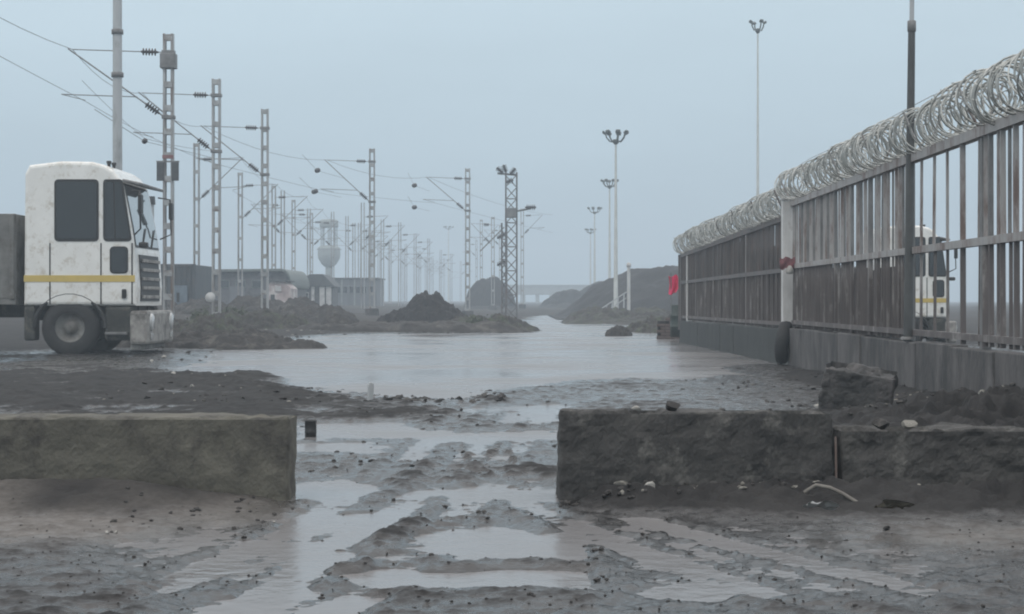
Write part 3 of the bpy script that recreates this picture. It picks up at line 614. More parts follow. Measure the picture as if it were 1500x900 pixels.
def fence(label, A, B, zr0, zr1, zm0, zm1, zw0, zw1, pale_mat, wall_mat, panel, coil_turns, posts, sheets=None, skip=None, rail_mat=None, wall_x=0.0):
    """A, B: near and far ends on the ground (x, y)"""
    A, B = Vector((*A, 0)), Vector((*B, 0)); Ln = (B - A).length; dr = (B - A).normalized(); rz = math.atan2(dr.y, dr.x)
    e = empty('security_fence', A, label, 'fence', None, rz)
    lerp = lambda a, b, t: a + (b - a) * t
    rail_mat = rail_mat or pale_mat
    # wall panels
    n = max(1, round(Ln / panel)); pl = Ln / n
    pm = MB(); pm.box((0, 0, .5), (pl - .025, .16, 1.0), bev=.012); pmesh = pm.mesh('wall_panel', wall_mat)
    for i in range(n):
        t = (i + .5) / n; zt = lerp(zw0, zw1, t) + random.uniform(-.012, .012)
        inst('wall_panel', pmesh, e, ((i + .5) * pl, random.uniform(-.012, .012) + wall_x, -.25), (random.uniform(-.008, .008), 0, 0), (1, 1, zt + .25))
    cp = MB(); cp.path([(0, wall_x, zw0 + .03), (Ln, wall_x, zw1 + .03)], .001); 
    # rails
    for (z0, z1, nm, s) in ((zr0, zr1, 'top_rail', .045), (zm0, zm1, 'middle_rail', .035), (zw0 + .09, zw1 + .09, 'bottom_rail', .03)):
        m = MB()
        v = [(x, y * s, z + k * s) for (x, z) in ((0, z0), (Ln, z1)) for (y, k) in ((-1, -1), (1, -1), (1, 1), (-1, 1))]
        m.add(v, [(0, 1, 2, 3), (7, 6, 5, 4)] + [(i, i + 4, (i + 1) % 4 + 4, (i + 1) % 4) for i in range(4)])
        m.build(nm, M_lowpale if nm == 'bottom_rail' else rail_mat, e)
    # pales: angle-section uprights
    m = MB(); m.add([(-.02, -.034, 0), (.02, -.034, 0), (.02, .034, 0), (-.02, .034, 0), (-.02, -.034, 1), (.02, -.034, 1), (.02, .034, 1), (-.02, .034, 1)],
                    [(3, 2, 1, 0), (4, 5, 6, 7), (0, 1, 5, 4), (1, 2, 6, 5), (2, 3, 7, 6), (3, 0, 4, 7)])
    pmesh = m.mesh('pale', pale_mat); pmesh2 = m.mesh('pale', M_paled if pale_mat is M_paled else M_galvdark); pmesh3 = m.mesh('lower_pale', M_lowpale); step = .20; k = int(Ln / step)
    for i in range(k):
        s_ = (i + .5) * step + random.uniform(-.05, .05); t = s_ / Ln
        if skip and skip[0] < s_ < skip[1] and i % 3: continue
        zb, zt = lerp(zw0, zw1, t) + .02, lerp(zr0, zr1, t) - .01
        zm = lerp(zm0, zm1, t); rt = (random.uniform(-.008, .008), random.uniform(-.008, .008), random.uniform(-.25, .25)); sx_, sy_ = random.uniform(.45, .8), random.uniform(.32, .78)
        inst('pale', pmesh if i % 3 != 1 else pmesh2, e, (s_, .005, zm - .03), rt, (sx_, sy_, zt - zm + .03))
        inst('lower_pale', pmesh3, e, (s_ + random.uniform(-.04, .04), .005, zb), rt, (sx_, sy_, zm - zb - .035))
    for (s_, wd, pmat) in posts:
        t = s_ / Ln; zt = lerp(zr0, zr1, t)
        m = MB(); m.box((0, 0, (zt + .1) / 2 - .1), (wd, wd, zt + .3), bev=.008); m.box((0, 0, zt + .07), (wd * 1.25, wd * 1.25, .03), bev=.005)
        m.build('post', pmat, e, (s_, .07 if wd > .16 else -.02, 0))
    # brackets and coil
    bm_ = MB(); bm_.tube((0, 0, 0), (0, .10, .16), .012, n=5); bm_.tube((0, .10, .16), (0, .20, .40), .012, n=5); bm_.tube((0, 0, 0), (0, -.10, .16), .012, n=5); bm_.tube((0, -.10, .16), (0, -.20, .40), .012, n=5)
    bmesh_ = bm_.mesh('bracket', rail_mat)
    nb = int(Ln / 2.2)
    for i in range(nb + 1):
        t = i / max(nb, 1); inst('bracket', bmesh_, e, (t * (Ln - .1) + .05, 0, lerp(zr0, zr1, t) + .03))
    rad = .20
    m = MB()
    for sg, ph, sd0 in ((1, 0, 1), (-1, 1.3, 2), (1, 2.4, 5)):
        m.path(helix((0, 0, zr0 + rad + .06), (Ln, 0, zr1 + rad + .06), rad, coil_turns, .011, ph, 22, sg, .38, sd0), .009 if sg > 0 else .0075, 5)
    for yy, zz in ((-.1, .33), (.12, .30), (0, .53)):
        m.path([(Ln * i / 12, yy, lerp(zr0, zr1, i / 12) + zz + (.02 * math.sin(i * 1.9))) for i in range(13)], .004, 4)
    cobj = m.build('razor_wire_coil', M_razor, e)
    # barbs: little blades clipped round the coil
    mb = MB(); rr = random.Random(4)
    for q in range(int(coil_turns * 16)):
        pts = helix((0, 0, zr0 + rad + .06), (Ln, 0, zr1 + rad + .06), rad, coil_turns, .011, 0, 22, 1, .38, 1) if q == 0 else pts
        p = pts[rr.randrange(len(pts))]; a = Vector((rr.uniform(-1, 1), rr.uniform(-1, 1), rr.uniform(-1, 1))).normalized() * .034; b = a.orthogonal().normalized() * .014; c = a.cross(b).normalized() * .003
        mb.add([p + a, p + b + c, p - a, p - b - c], [(0, 1, 2), (0, 2, 3)])
    tag(mb.build('razor_blades', M_razor, cobj), kind='stuff')
    if sheets:
        for (s0, s1, zlo, zhi, sm) in sheets:
            ns = max(1, round((s1 - s0) / 1.1)); sl = (s1 - s0) / ns
            for i in range(ns):
                t0 = (s0 + (i + .5) * sl) / Ln; za, zb = zlo(t0), zhi(t0)
                m = MB(); K = 18; v = []
                for q in range(K + 1):
                    v += [((q / K - .5) * (sl + .04), .022 * math.sin(q * math.pi * .75) - .006, 0), ((q / K - .5) * (sl + .04), .022 * math.sin(q * math.pi * .75) - .006, zb - za)]
                    v += [((q / K - .5) * (sl + .04), .022 * math.sin(q * math.pi * .75) + .006, 0), ((q / K - .5) * (sl + .04), .022 * math.sin(q * math.pi * .75) + .006, zb - za)]
                f = []
                for q in range(K):
                    a = q * 4; f += [(a, a + 4, a + 5, a + 1), (a + 2, a + 3, a + 7, a + 6), (a + 1, a + 5, a + 7, a + 3), (a, a + 2, a + 6, a + 4)]
                f += [(0, 1, 3, 2), (K * 4, K * 4 + 2, K * 4 + 3, K * 4 + 1)]
                m.add(v, f)
                m.build('sheet', sm, e, (s0 + (i + .5) * sl, -.085 - .012 * (i % 2), za + random.uniform(-.03, .03)))
    return e
# near length: grey pales, with an open bay beside the tall pole
NA, NB_ = (3.93, 4.0), (4.25, 27.0)
L_near = math.hypot(NB_[0] - NA[0], NB_[1] - NA[1])
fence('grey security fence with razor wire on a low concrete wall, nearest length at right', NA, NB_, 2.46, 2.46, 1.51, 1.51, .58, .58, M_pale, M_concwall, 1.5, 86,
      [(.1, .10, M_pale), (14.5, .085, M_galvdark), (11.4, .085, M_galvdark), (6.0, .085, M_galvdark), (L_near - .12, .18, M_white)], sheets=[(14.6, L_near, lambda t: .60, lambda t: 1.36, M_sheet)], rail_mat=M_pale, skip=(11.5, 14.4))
FA, FB = (4.28, 27.6), (4.03, 42.0)
L_far = math.hypot(FB[0] - FA[0], FB[1] - FA[1])
fence('dark far length of razor wire fence backed with brown sheeting', FA, FB, 2.29, 2.05, 1.47, 1.42, .54, .52, M_paled, M_concgreen, 1.8, 54,
      [(.35, .06, M_pale), (4.2, .08, M_pale), (L_far - 1.2, .12, M_white), (L_far - .06, .14, M_paled)],
      [(.0, 3.6, lambda t: .62, lambda t: 1.85 + .15 * t, M_sheet), (3.6, L_far, lambda t: .60, lambda t: 2.2 - .24 * t, M_sheet)], rail_mat=M_paled)
# return at the fence end: dark sheet gate leaf facing the road
e = empty('gate_leaf', (4.05, 42.2, 0), 'dark green brown sheet gate leaf closing the far end of the fence', 'gate')
m = MB(); m.box((.16, 0, 1.30), (.46, .05, 1.56), bev=.006); m.build('leaf', M_cargo, e)
m = MB(); m.tube((-.06, 0, .3), (-.06, 0, 2.08), .04, n=8); m.build('hinge_post', M_paled, e)
# low brick wall beyond the fence end: every brick a piece
e = empty('brick_wall', (PX(962, 46), 46, 0), 'low broken brown brick wall running out from the fence end', 'brick wall')
bm1 = MB(); bm1.box((0, 0, 0), (.215, .10, .065), bev=.006); bme = bm1.mesh('brick', M_brick)
core = MB(); core.box((.36, .07, .22), (.68, .12, .48)); core.build('mortar_core', M_mudheap, e)
for r_ in range(7):
    for c in range(4):
        if r_ == 6 and c in (0, 3): continue
        if r_ == 5 and c == 0: continue
        inst('brick', bme, e, (.10 + c * .225 + (.11 if r_ % 2 else 0), random.uniform(-.006, .006) - .03, .04 + r_ * .078), (0, 0, random.uniform(-.03, .03)))

# red cloth and green drum at the fence end
d = 43; e = tag(MB().path([P(983, 400, d), P(983, 460, d)], .012, 6).build('flag_pole', M_galvdark), 'thin stick with a crimson cloth tied at the fence end', 'flag')
m = MB(); K = 9; v = []
for i in range(K):
    for j in range(K):
        s_, t_ = i / (K - 1), j / (K - 1)
        wd = .24 * (1 - .35 * (t_ - .4) ** 2 * 2)
        p = P(984, 404, d) + Vector((-.08 + s_ * wd * .95 + .03 * math.sin(t_ * 3), .06 * math.sin(s_ * 9 + t_ * 2), -t_ * .44 - .03 * math.sin(s_ * 5)))
        v.append(p)
f = [(i * K + j, (i + 1) * K + j, (i + 1) * K + j + 1, i * K + j + 1) for i in range(K - 1) for j in range(K - 1)]
m.add(v, f, True); m.build('cloth', M_red, e)
d = 44.5; e = empty('oil_drum', (PX(991, d), d, gz(PX(991, d), d) + .1), 'dark green drum below the crimson cloth at the fence end', 'drum')
MB().lathe([(0, .02), (.15, .02), (.155, 0), (.155, .25), (.165, .26), (.155, .27), (.155, .52), (.165, .53), (.155, .54), (.155, .78), (.15, .8), (.14, .78), (0, .78)], n=20).build('barrel', M_green, e)
MB().lathe([(0, 0), (.02, 0), (.02, .02), (0, .025)], (.08, -.03, .78), 8).build('bung', M_galvdark, e)
# tyre leaning where the two fence lengths meet
e = empty('old_tyre', (PX(1150, 26.9), 26.9, .02), 'black tyre leaning in the gap where the two fence lengths meet', 'tyre', None, R(70))
MB().lathe([(.17, -.07), (.20, -.09), (.29, -.095), (.335, -.06), (.345, 0), (.335, .06), (.29, .095), (.20, .09), (.17, .07), (.17, -.07)], (0, 0, .34), 28, (0, 1, .12)).build('tyre_casing', M_tyre, e)
MB().lathe([(0, -.02), (.16, -.02), (.175, -.05), (.178, .05), (.16, .03), (0, .03)], (0, 0, .34), 24, (0, 1, .12)).build('rim', M_black, e)
# red and white rag on the white post
d = 26.6; e = MB(); K = 7
v = [Vector((PX(1153, d) + (i / (K - 1) - .5) * .26, d - .14 + .025 * math.sin(i * 1.7 + j), PZ(378, d) - j / (K - 1) * .17 - .02 * math.sin(i * 2))) for i in range(K) for j in range(K)]
e.add(v, [(i * K + j, (i + 1) * K + j, (i + 1) * K + j + 1, i * K + j + 1) for i in range(K - 1) for j in range(K - 1)], True)
tag(e.build('rag', mat('faded_red_rag', (.24, .09, .10), (.15, .06, .065), .8, 8)), 'faded red rag tied round the white fence post', 'rag')
e = MB(); e.lathe([(0, 0), (.05, .01), (.06, .05), (.04, .10), (.015, .13), (0, .13)], (PX(1157, 26.4), 26.4, PZ(402, 26.4)), 10)
tag(e.build('plastic_bag', M_stonew), 'small white plastic bag caught on the fence post under the red rag', 'bag')

# ------------------------------------------------------------------ poles
def stepped_pole(name, label, base, top, radii, m, collars=(), lean=(0, 0), cat='pole', group=None):
    e = empty(name, base, label, cat, group); H = top - base[2]
    z = 0
    for i, (z0, z1, r0, r1, mm) in enumerate(radii):
        MB().tube((lean[0] * z0, lean[1] * z0, z0), (lean[0] * z1, lean[1] * z1, z1), r0, r1, 14).build('shaft', mm, e)
    for (zc, r) in collars:
        MB().lathe([(r * .8, -.06), (r, -.05), (r, .05), (r * .8, .06)], (lean[0] * zc, lean[1] * zc, zc), 14).build('collar', M_galvdark, e)
    MB().lathe([(0, .03), (radii[0][2] * 1.5, .03), (radii[0][2] * 1.5, 0)], (0, 0, .02), 12).build('base_plate', M_galvdark, e)
    return e
d = 40.0; x = PX(172, d); g0 = gz(x, d)
stepped_pole('steel_pole', 'thick light grey tubular pole with two collars standing behind the truck', (x, d, g0), 9.2, [(0, 9.4, .115, .10, M_pole)], M_pole, [(PZ(47, d) - g0, .135), (PZ(110, d) - g0, .14)])
d = 18.2; x = PX(1329, d)
stepped_pole('lamp_pole', 'dark stepped lamp pole rising through the razor wire at right', (x + .01, d, .575), 7, [(0, PZ(36, d) - .575, .050, .036, M_poledark), (PZ(36, d) - .595, 5.6, .024, .02, M_pole)], M_poledark, [(PZ(36, d) - .595, .045)], (.011, 0))

# high lamp masts with a crown of floodlights
def lamp_mast(label, px, top_py, d, H=None, narms=7, tilt=0, group='lamp masts along the road', crown=1.0, detail=True):
    x = PX(px, d); g = gz(x, d); zt = PZ(top_py, d)
    e = empty('lamp_mast', (x, d, g), label, 'lamp mast', group)
    Hh = zt - g; w_ = max(.5, crown)
    MB().tube((0, 0, -.1), (0, 0, Hh * .33), .20 * w_, .165 * w_, 12).build('shaft', M_lampmast, e)
    MB().tube((0, 0, Hh * .33), (0, 0, Hh * .66), .165 * w_, .12 * w_, 12).build('shaft', M_lampmast, e)
    MB().tube((0, 0, Hh * .66), (0, 0, Hh - .3), .12 * w_, .085 * w_, 12).build('shaft', M_lampmast, e)
    MB().lathe([(.09 * w_, -.55), (.25 * w_, -.45), (.28 * w_, -.38), (.25 * w_, -.30), (.09 * w_, -.28)], (0, 0, Hh), 14).build('head_ring', M_lamphead, e)
    am = MB(); am.path([(.2, 0, -.4), (.5 * crown, 0, -.38), (.75 * crown, 0, -.2), (.85 * crown, 0, .0)], .035, 6)
    ame = am.mesh('arm', M_lamphead)
    fm = MB(); fm.box((0, 0, 0), (.34 * w_, .40 * w_, .16 * w_), Matrix.Rotation(R(-38), 3, 'Y'), .03); fm.box((.06 * w_, 0, -.10 * w_), (.26 * w_, .34 * w_, .03), Matrix.Rotation(R(-38), 3, 'Y'), .008)
    fme = fm.mesh('floodlight', M_lamphead)
    for k in range(narms):
        a = 2 * math.pi * k / narms + .35 + tilt
        ao = inst('arm', ame, e, (0, 0, Hh), (0, 0, a))
        inst('floodlight', fme, e, (.95 * crown * math.cos(a), .95 * crown * math.sin(a), Hh + .06), (0, 0, a))
    return e
lamp_mast('tallest lamp mast with a crown of floodlights right of the road', 902, 196, 88, crown=.6)
lamp_mast('second lamp mast, its head just left of the tallest one', 893, 266, 132, tilt=.3, crown=.62)
lamp_mast('hazy lamp mast with a wide dish of floodlights left of the two tall ones', 871, 306, 180, tilt=.5, crown=.7)
lamp_mast('faintest lamp mast below the dish shaped one', 865, 337, 230, tilt=.8, crown=.7)
lamp_mast('thin lamp mast rising behind the far fence length', 1110, 34, 92, narms=4, crown=.42)
lamp_mast('very faint lone lamp mast between the catenary masts left of the road', 657, 333, 360, tilt=.2)
d = 89; x = PX(921, d); e = empty('pipe_post', (x, d, gz(x, d)), 'short white pipe post in front of the coal stack', 'post')
MB().tube((0, 0, -.1), (0, 0, PZ(390, d) - gz(x, d)), .09, .08, 10).build('pipe', M_white, e); MB().lathe([(.09, 0), (.12, .04), (.12, .17), (.07, .24), (0, .25)], (0, 0, PZ(392, d) - gz(x, d)), 10).build('cap', M_white, e)
d = 86; e = empty('handrail_ramp', (PX(880, d), d, gz(PX(880, d), d)), 'sloping white railing beside the tallest lamp mast', 'railing')
for i in range(5):
    MB().tube((.28 * i, 0, 0), (.28 * i, 0, .55 + .20 * i), .035, n=6).build('post', M_pole, e)
for k in (0, .28): MB().tube((-.1, 0, .50 - k), (1.25, 0, 1.40 - k), .03, n=6).build('rail', M_pole, e)
for i, px in enumerate((853, 861)):
    d = 105; x = PX(px, d); m = MB(); m.lathe([(0, 0), (.11, 0), (.13, .1), (.13, .45), (.09, .58), (0, .62)], n=12)
    tag(m.build('marker_stone', M_stonew, None, (x, d, gz(x, d))), ['left', 'right'][i] + ' one of two white painted marker stones on the road verge', 'marker stone', 'white marker stones')

# ------------------------------------------------------------------ railway masts
def ins_mesh():
    m = MB(); prof = [(.025, -.24), (.03, -.2)]
    for k in range(5):
        z = -.18 + k * .08; prof += [(.035, z), (.10, z + .02), (.10, z + .035), (.035, z + .055)]
    prof += [(.03, .22), (.02, .24)]
    m.lathe(prof, n=12); return m.mesh('insulator', M_ins)
INS = ins_mesh()
def channel_mesh():
    m = MB()
    poly = [(-.035, -.09), (.035, -.09), (.035, -.075), (-.02, -.075), (-.02, .075), (.035, .075), (.035, .09), (-.035, .09)]
    v = [(p[0], p[1], z) for z in (0, 1) for p in poly]; n = 8
    m.add(v, [tuple(reversed(range(n))), tuple(range(n, 2 * n))] + [(i, (i + 1) % n, n + (i + 1) % n, n + i) for i in range(n)])
    return m.mesh('leg', M_galv)
CH = channel_mesh()
bt = MB(); bt.box((0, 0, 0), (.22, .012, .16), bev=.003); BAT = bt.mesh('batten', M_galv)
ft = MB(); ft.box((0, 0, .12), (.62, .62, .44), bev=.03); FOOT = ft.mesh('footing', M_concwall)
def orient(o, a, b):
    o.rotation_euler = (Vector(b) - Vector(a)).to_track_quat('Z', 'Y').to_euler(); o.location = (Vector(a) + Vector(b)) / 2
CATW = {}
def mast(label, x, d, ztop, side, reach=2.1, detail=2, group=None, row=None, plates=False, arm_z=(7.35, 5.35), band=True, wide=1.0):
    g = gz(x, d); e = empty('catenary_mast', (x, d, g), label, 'mast', group); H = ztop - g
    hw = .105 * wide
    inst('leg', CH, e, (-hw, 0, -.1), (0, 0, 0), (1, 1, H + .1)); inst('leg', CH, e, (hw, 0, -.1), (0, 0, math.pi), (1, 1, H + .1))
    if detail >= 1:
        nb = int(H / (.62 if detail == 2 else 1.0))
        for i in range(nb):
            z = .35 + i * (H - .45) / max(nb - 1, 1)
            inst('batten', BAT, e, (0, -.097, z), scale=(wide, 1, 1)); 
            if detail == 2: inst('batten', BAT, e, (0, .097, z), scale=(wide, 1, 1))
        inst('footing', FOOT, e)
    s = side; zt, zb = arm_z[0] - g, arm_z[1] - g
    tip = Vector((s * reach, 0, zt + .08)); ptop = Vector((s * hw, 0, zt)); pbot = Vector((s * hw, 0, zb))
    # top stay with insulator, slanting bracket tube with insulator, register arm
    def arm(nm, a, b, r, ins=True):
        a, b = Vector(a), Vector(b); t = (b - a).normalized()
        q0 = a + t * .18; q1 = q0 + t * .46
        MB().tube(a, q0, r, n=6).tube(q1, b, r, n=6).build(nm, M_galvdark, e)
        if ins: io = inst('insulator', INS, e); orient(io, q0, q1)
        else: pass
    arm('top_stay', ptop, tip, .014)
    arm('bracket_tube', pbot, tip + Vector((s * .12, 0, .02)), .021)
    zr_ = zb + .30
    k = (zr_ + .25 - pbot.z) / (tip.z - pbot.z)
    ra = pbot.lerp(tip, k)
    MB().tube(ra, (s * (reach + .3), 0, zr_ + .32), .014, n=6).tube((s * (reach + .3), 0, zr_ + .32), (s * (reach - .35), 0, zr_ + .16), .010, n=6).build('register_arm', M_galvdark, e)
    if detail == 2:
        [MB().box((0, 0, zz), (.34, .24, .10), bev=.01).build('clamp', M_galvdark, e) for zz in (zt, zb)]
    if row is not None: CATW.setdefault(row, []).append((Vector((x, d, g)) + tip, Vector((x + s * (reach - .35), d, g + zr_ + .13))))
    if plates:
        pm = MB(); pm.box((0, 0, 0), (.20, .02, .50), bev=.004); pme = pm.mesh('number_plate', M_plate)
        zc = PZ(252, d) - g
        inst('number_plate', pme, e, (-.20, -.12, zc)); inst('number_plate', pme, e, (.20, -.12, zc))
        MB().box((0, -.105, zc + .27), (.62, .03, .04)).build('plate_rail', M_galvdark, e)
        MB().box((0, -.10, zc + .40), (.30, .03, .10), bev=.004).build('red_band', mat('dull_red_band', (.25, .13, .13), (.18, .09, .09), .7, 5), e)
        bx = MB(); bx.box((0, 0, PZ(90, d) - g), (.42, .34, .40), bev=.02); bx.build('transformer_box', M_galvdark, e)
    return e
ROWA = [(247, 48, 'nearest catenary mast carrying two dark number plates, right of the truck'), (317, 57.5, 'second catenary mast counting right from the truck'),
        (388, 67, 'third catenary mast counting right from the truck'), (545, 84.5, 'lone catenary mast left of the coal heap'), (685, 97, 'catenary mast standing just right of the coal heap')]
TOPA = [50, 116, 160, 218, 247]
for i, ((px, d, lab), ty) in enumerate(zip(ROWA, TOPA)):
    zt = PZ(ty, d)
    az = [(PZ(77, 48), PZ(172, 48)), (PZ(140, 57.5), PZ(222, 57.5)), (PZ(188, 67), PZ(256, 67)), (PZ(237, 84.5), PZ(296, 84.5)), (PZ(262, 97), PZ(309, 97))][i]
    mast(lab, PX(px, d), d, zt, -1, [2.6, 2.4, 2.3, 2.15, 2.15][i], 2, 'catenary masts beside the truck and heap', 'A', plates=(i == 0), arm_z=az)
# left row, arms to the right
ROWB = [(288, 81, 210, 'catenary mast seen between the first two masts, arm to the right'), (352, 100, 253, 'catenary mast in front of the round roofed shed, arm to the right'), (401, 111, 272, 'slim catenary mast over the pink plaster wall'),
        (430, 126, 293, 'hazy mast just left of the white walled hut'), (456, 139, 312, 'hazy mast above the white walled hut')]
for (px, d, ty, lab) in ROWB:
    mast(lab, PX(px, d), d, PZ(ty, d), 1, 2.0, 1, 'catenary masts of the left row', 'B', arm_z=(PZ(ty, d) - .75, PZ(ty, d) - 2.6))
dd = 152
FARL = 'faint catenary mast far down the left row'
while dd < 420:
    mast(FARL, -15.0 + .9 * math.sin(dd * .05), dd, 8.2, 1, 2.0, 0, 'faint far masts of the left row', 'B', arm_z=(7.4, 5.6)); dd *= 1.085
dd = 118
while dd < 330:
    mast('faint catenary mast in the second left row behind the huts', -17.6 + .02 * dd, dd, 8.0 + random.uniform(-.3, .3), -1, 2.0, 0, 'faint far masts of the second left row', 'C', arm_z=(7.3, 5.4)); dd *= 1.11
dd = 128
while dd < 340:
    mast('faint catenary mast in the right-hand far row behind the coal heap', -12.3 + .012 * dd, dd, 7.9 + random.uniform(-.4, .4), 1 if random.random() < .5 else -1, 1.7, 0, 'faint far masts behind the coal heap', None, arm_z=(7.0, 5.3)); dd *= 1.13
for (px, d, ty, s, lab) in [(722, 140, 318, -1, 'hazy mast left of the lattice mast, arm to the left'), (705, 175, 322, 1, 'fainter mast two left of the lattice mast'), (733, 190, 330, -1, 'faint thin mast directly left of the lattice mast'), (765, 150, 306, 1, 'pale mast directly right of the lattice mast'), (698, 240, 352, -1, 'very faint short mast right of the coal heap mast')]:
    mast(lab, PX(px, d), d, PZ(ty, d), s, 1.6, 1, 'hazy masts round the lattice mast', None, arm_z=(PZ(ty, d) - .6, PZ(ty, d) - 2.2))
d = 62; x = PX(222, d); stepped_pole('signal_post', 'thin dark topped post between truck windscreen and first mast', (x, d, gz(x, d)), 5, [(0, PZ(300, d) - gz(x, d), .09, .09, M_pole), (PZ(300, d) - gz(x, d), PZ(288, d) - gz(x, d), .14, .12, M_black)], M_pole)

# tall lattice mast pair
def lattice_mast(label, px0, px1, d, top, seg=.62, m=M_rust):
    x0, x1 = PX(px0, d), PX(px1, d); xc = (x0 + x1) / 2; hw = (x1 - x0) / 2; g = gz(xc, d); H = top - g
    e = empty('lattice_mast', (xc, d, g), label, 'mast')
    for sx in (-1, 1):
        for sy in (-1, 1): MB().box((sx * hw, sy * hw, H / 2), (.085, .085, H + .2)).build('leg', m, e)
    lc = MB().tube((-hw, 0, 0), (hw, 0, seg), .026, n=5).mesh('lacing_bar', m); lc2 = MB().tube((hw, 0, 0), (-hw, 0, seg), .026, n=5).mesh('lacing_bar', m)
    n = int(H / seg)
    for i in range(n):
        for j, (ox, oy, rz) in enumerate([(0, -hw, 0), (0, hw, 0), (-hw, 0, math.pi / 2), (hw, 0, math.pi / 2)]):
            inst('lacing_bar', lc if (i + j) % 2 else lc2, e, (ox, oy, i * seg), (0, 0, rz))
    hz = MB().tube((-hw, 0, 0), (hw, 0, 0), .03, n=5).mesh('cross_bar', m)
    for i in range(0, n, 2): inst('cross_bar', hz, e, (0, -hw - .03, i * seg))
    return e, xc, g, H, hw
e, xc, g, H, hw = lattice_mast('tall dull grey lattice mast with insulators on top in the middle distance', 741, 757, 92, PZ(256, 92))
ca = MB(); ca.box((-.22, 0, H + .02), (1.0, .12, .10), Matrix.Rotation(.08, 3, 'Y')); ca.build('cross_arm', M_galvdark, e)
for ox, oz, an in ((-.6, .22, -.9), (-.34, .30, -.35), (.08, .16, .7), (-.1, -.35, 1.2)): inst('insulator', INS, e, (ox, -.1, H + oz), (0, an, 0), (1.6, 1.6, .9))
MB().box((.0, -.25, H - 2.0), (.5, .4, .5), bev=.02).build('switch_box', M_galvdark, e)
b2 = MB(); b2.tube((hw, 0, H - 1.9), (1.0, 0, H - 1.75), .05, n=6); b2.build('side_arm', M_galvdark, e); inst('insulator', INS, e, (1.0, 0, H - 1.7), (0, math.pi / 2, 0), (1.5, 1.5, 1.2))
for zz in (H - 3.2, H - 4.6): inst('insulator', INS, e, (-hw - .25, -.2, zz), (0, R(60), 0), (1.4, 1.4, 1))
e, xc, g, H, hw = lattice_mast('lower dark lattice stay mast against the foot of the tall one', 735, 742, 88, PZ(330, 88), .5)
MB().tube((0, 0, H - .1), (-1.2, 0, H - 1.3), .03, n=5).build('stay', M_galvdark, e)

# overhead wires
def wire(label, pts, r, drop=.0, extra=None, name='overhead_wire'):
    P_ = []
    for a, b in zip(pts[:-1], pts[1:]):
        for i in range(8):
            t = i / 8; p = Vector(a).lerp(Vector(b), t); p.z -= drop * 4 * t * (1 - t); P_.append(p)
    P_.append(Vector(pts[-1]))
    o = MB().path(P_, r, 5).build(name, M_wire); tag(o, label, 'wire', 'overhead line wires')
    return o, P_
A = CATW['A']; B = CATW['B']; C_ = CATW['C']
pre = Vector((-12.2, 26, 0))
A0 = (A[0][0] + (A[0][0] - A[1][0]) * 2.2, A[0][1] + (A[0][1] - A[1][1]) * 2.2)
endA = (Vector((3.2, 140, A[-1][0].z)), Vector((3.2, 140, A[-1][1].z)))
o, pts = wire('upper messenger wire strung along the masts beside the truck', [A0[0]] + [a[0] for a in A] + [endA[0]], .008, .35)
wire('lower contact wire strung along the masts beside the truck', [A0[1]] + [a[1] for a in A] + [endA[1]], .007, .03)
wire('upper messenger wire of the left mast row', [b[0] for b in B], .008, .3)
wire('lower contact wire of the left mast row', [b[1] for b in B], .007, .03)
wire('upper wire of the second left row behind the huts', [c[0] for c in C_], .009, .3)
# cut-in insulators hanging in a cross wire
for (px, py, d, lab) in [(465, 250, 84, 'round dark insulator in the wire left of the lone mast, upper of two'), (461, 281, 84, 'long dark insulator in the wire left of the lone mast, lower of two'),
                         (607, 272, 97, 'round dark insulator in the air left of the heap mast, upper of two'), (607, 304, 97, 'round dark insulator in the air left of the heap mast, lower of two'),
                         (212, 207, 50, 'dark insulator on the cross wire above the truck')]:
    p = P(px, py, d); e = empty('line_insulator', p, lab, 'insulator', 'insulators cut into the wires')
    inst('shell', INS, e, rot=(math.pi / 2, 0, .3), scale=((.75, .75, .6) if 'truck' in lab else (1.15, 1.15, .9)) if 'long' not in lab else (1.1, 1.1, 1.8))
    MB().tube((0, -6, .25), (0, -.2, 0), .008, n=4).tube((0, .2, 0), (.4, 9, .25), .008, n=4).build('tail_wire', M_wire, e)
# cross wires, faint spans between the rows
wire('faint cross span wire above the truck and first masts', [P(120, 118, 44), P(212, 207 - 4, 50), P(317, 222, 57.5)], .006, .05)

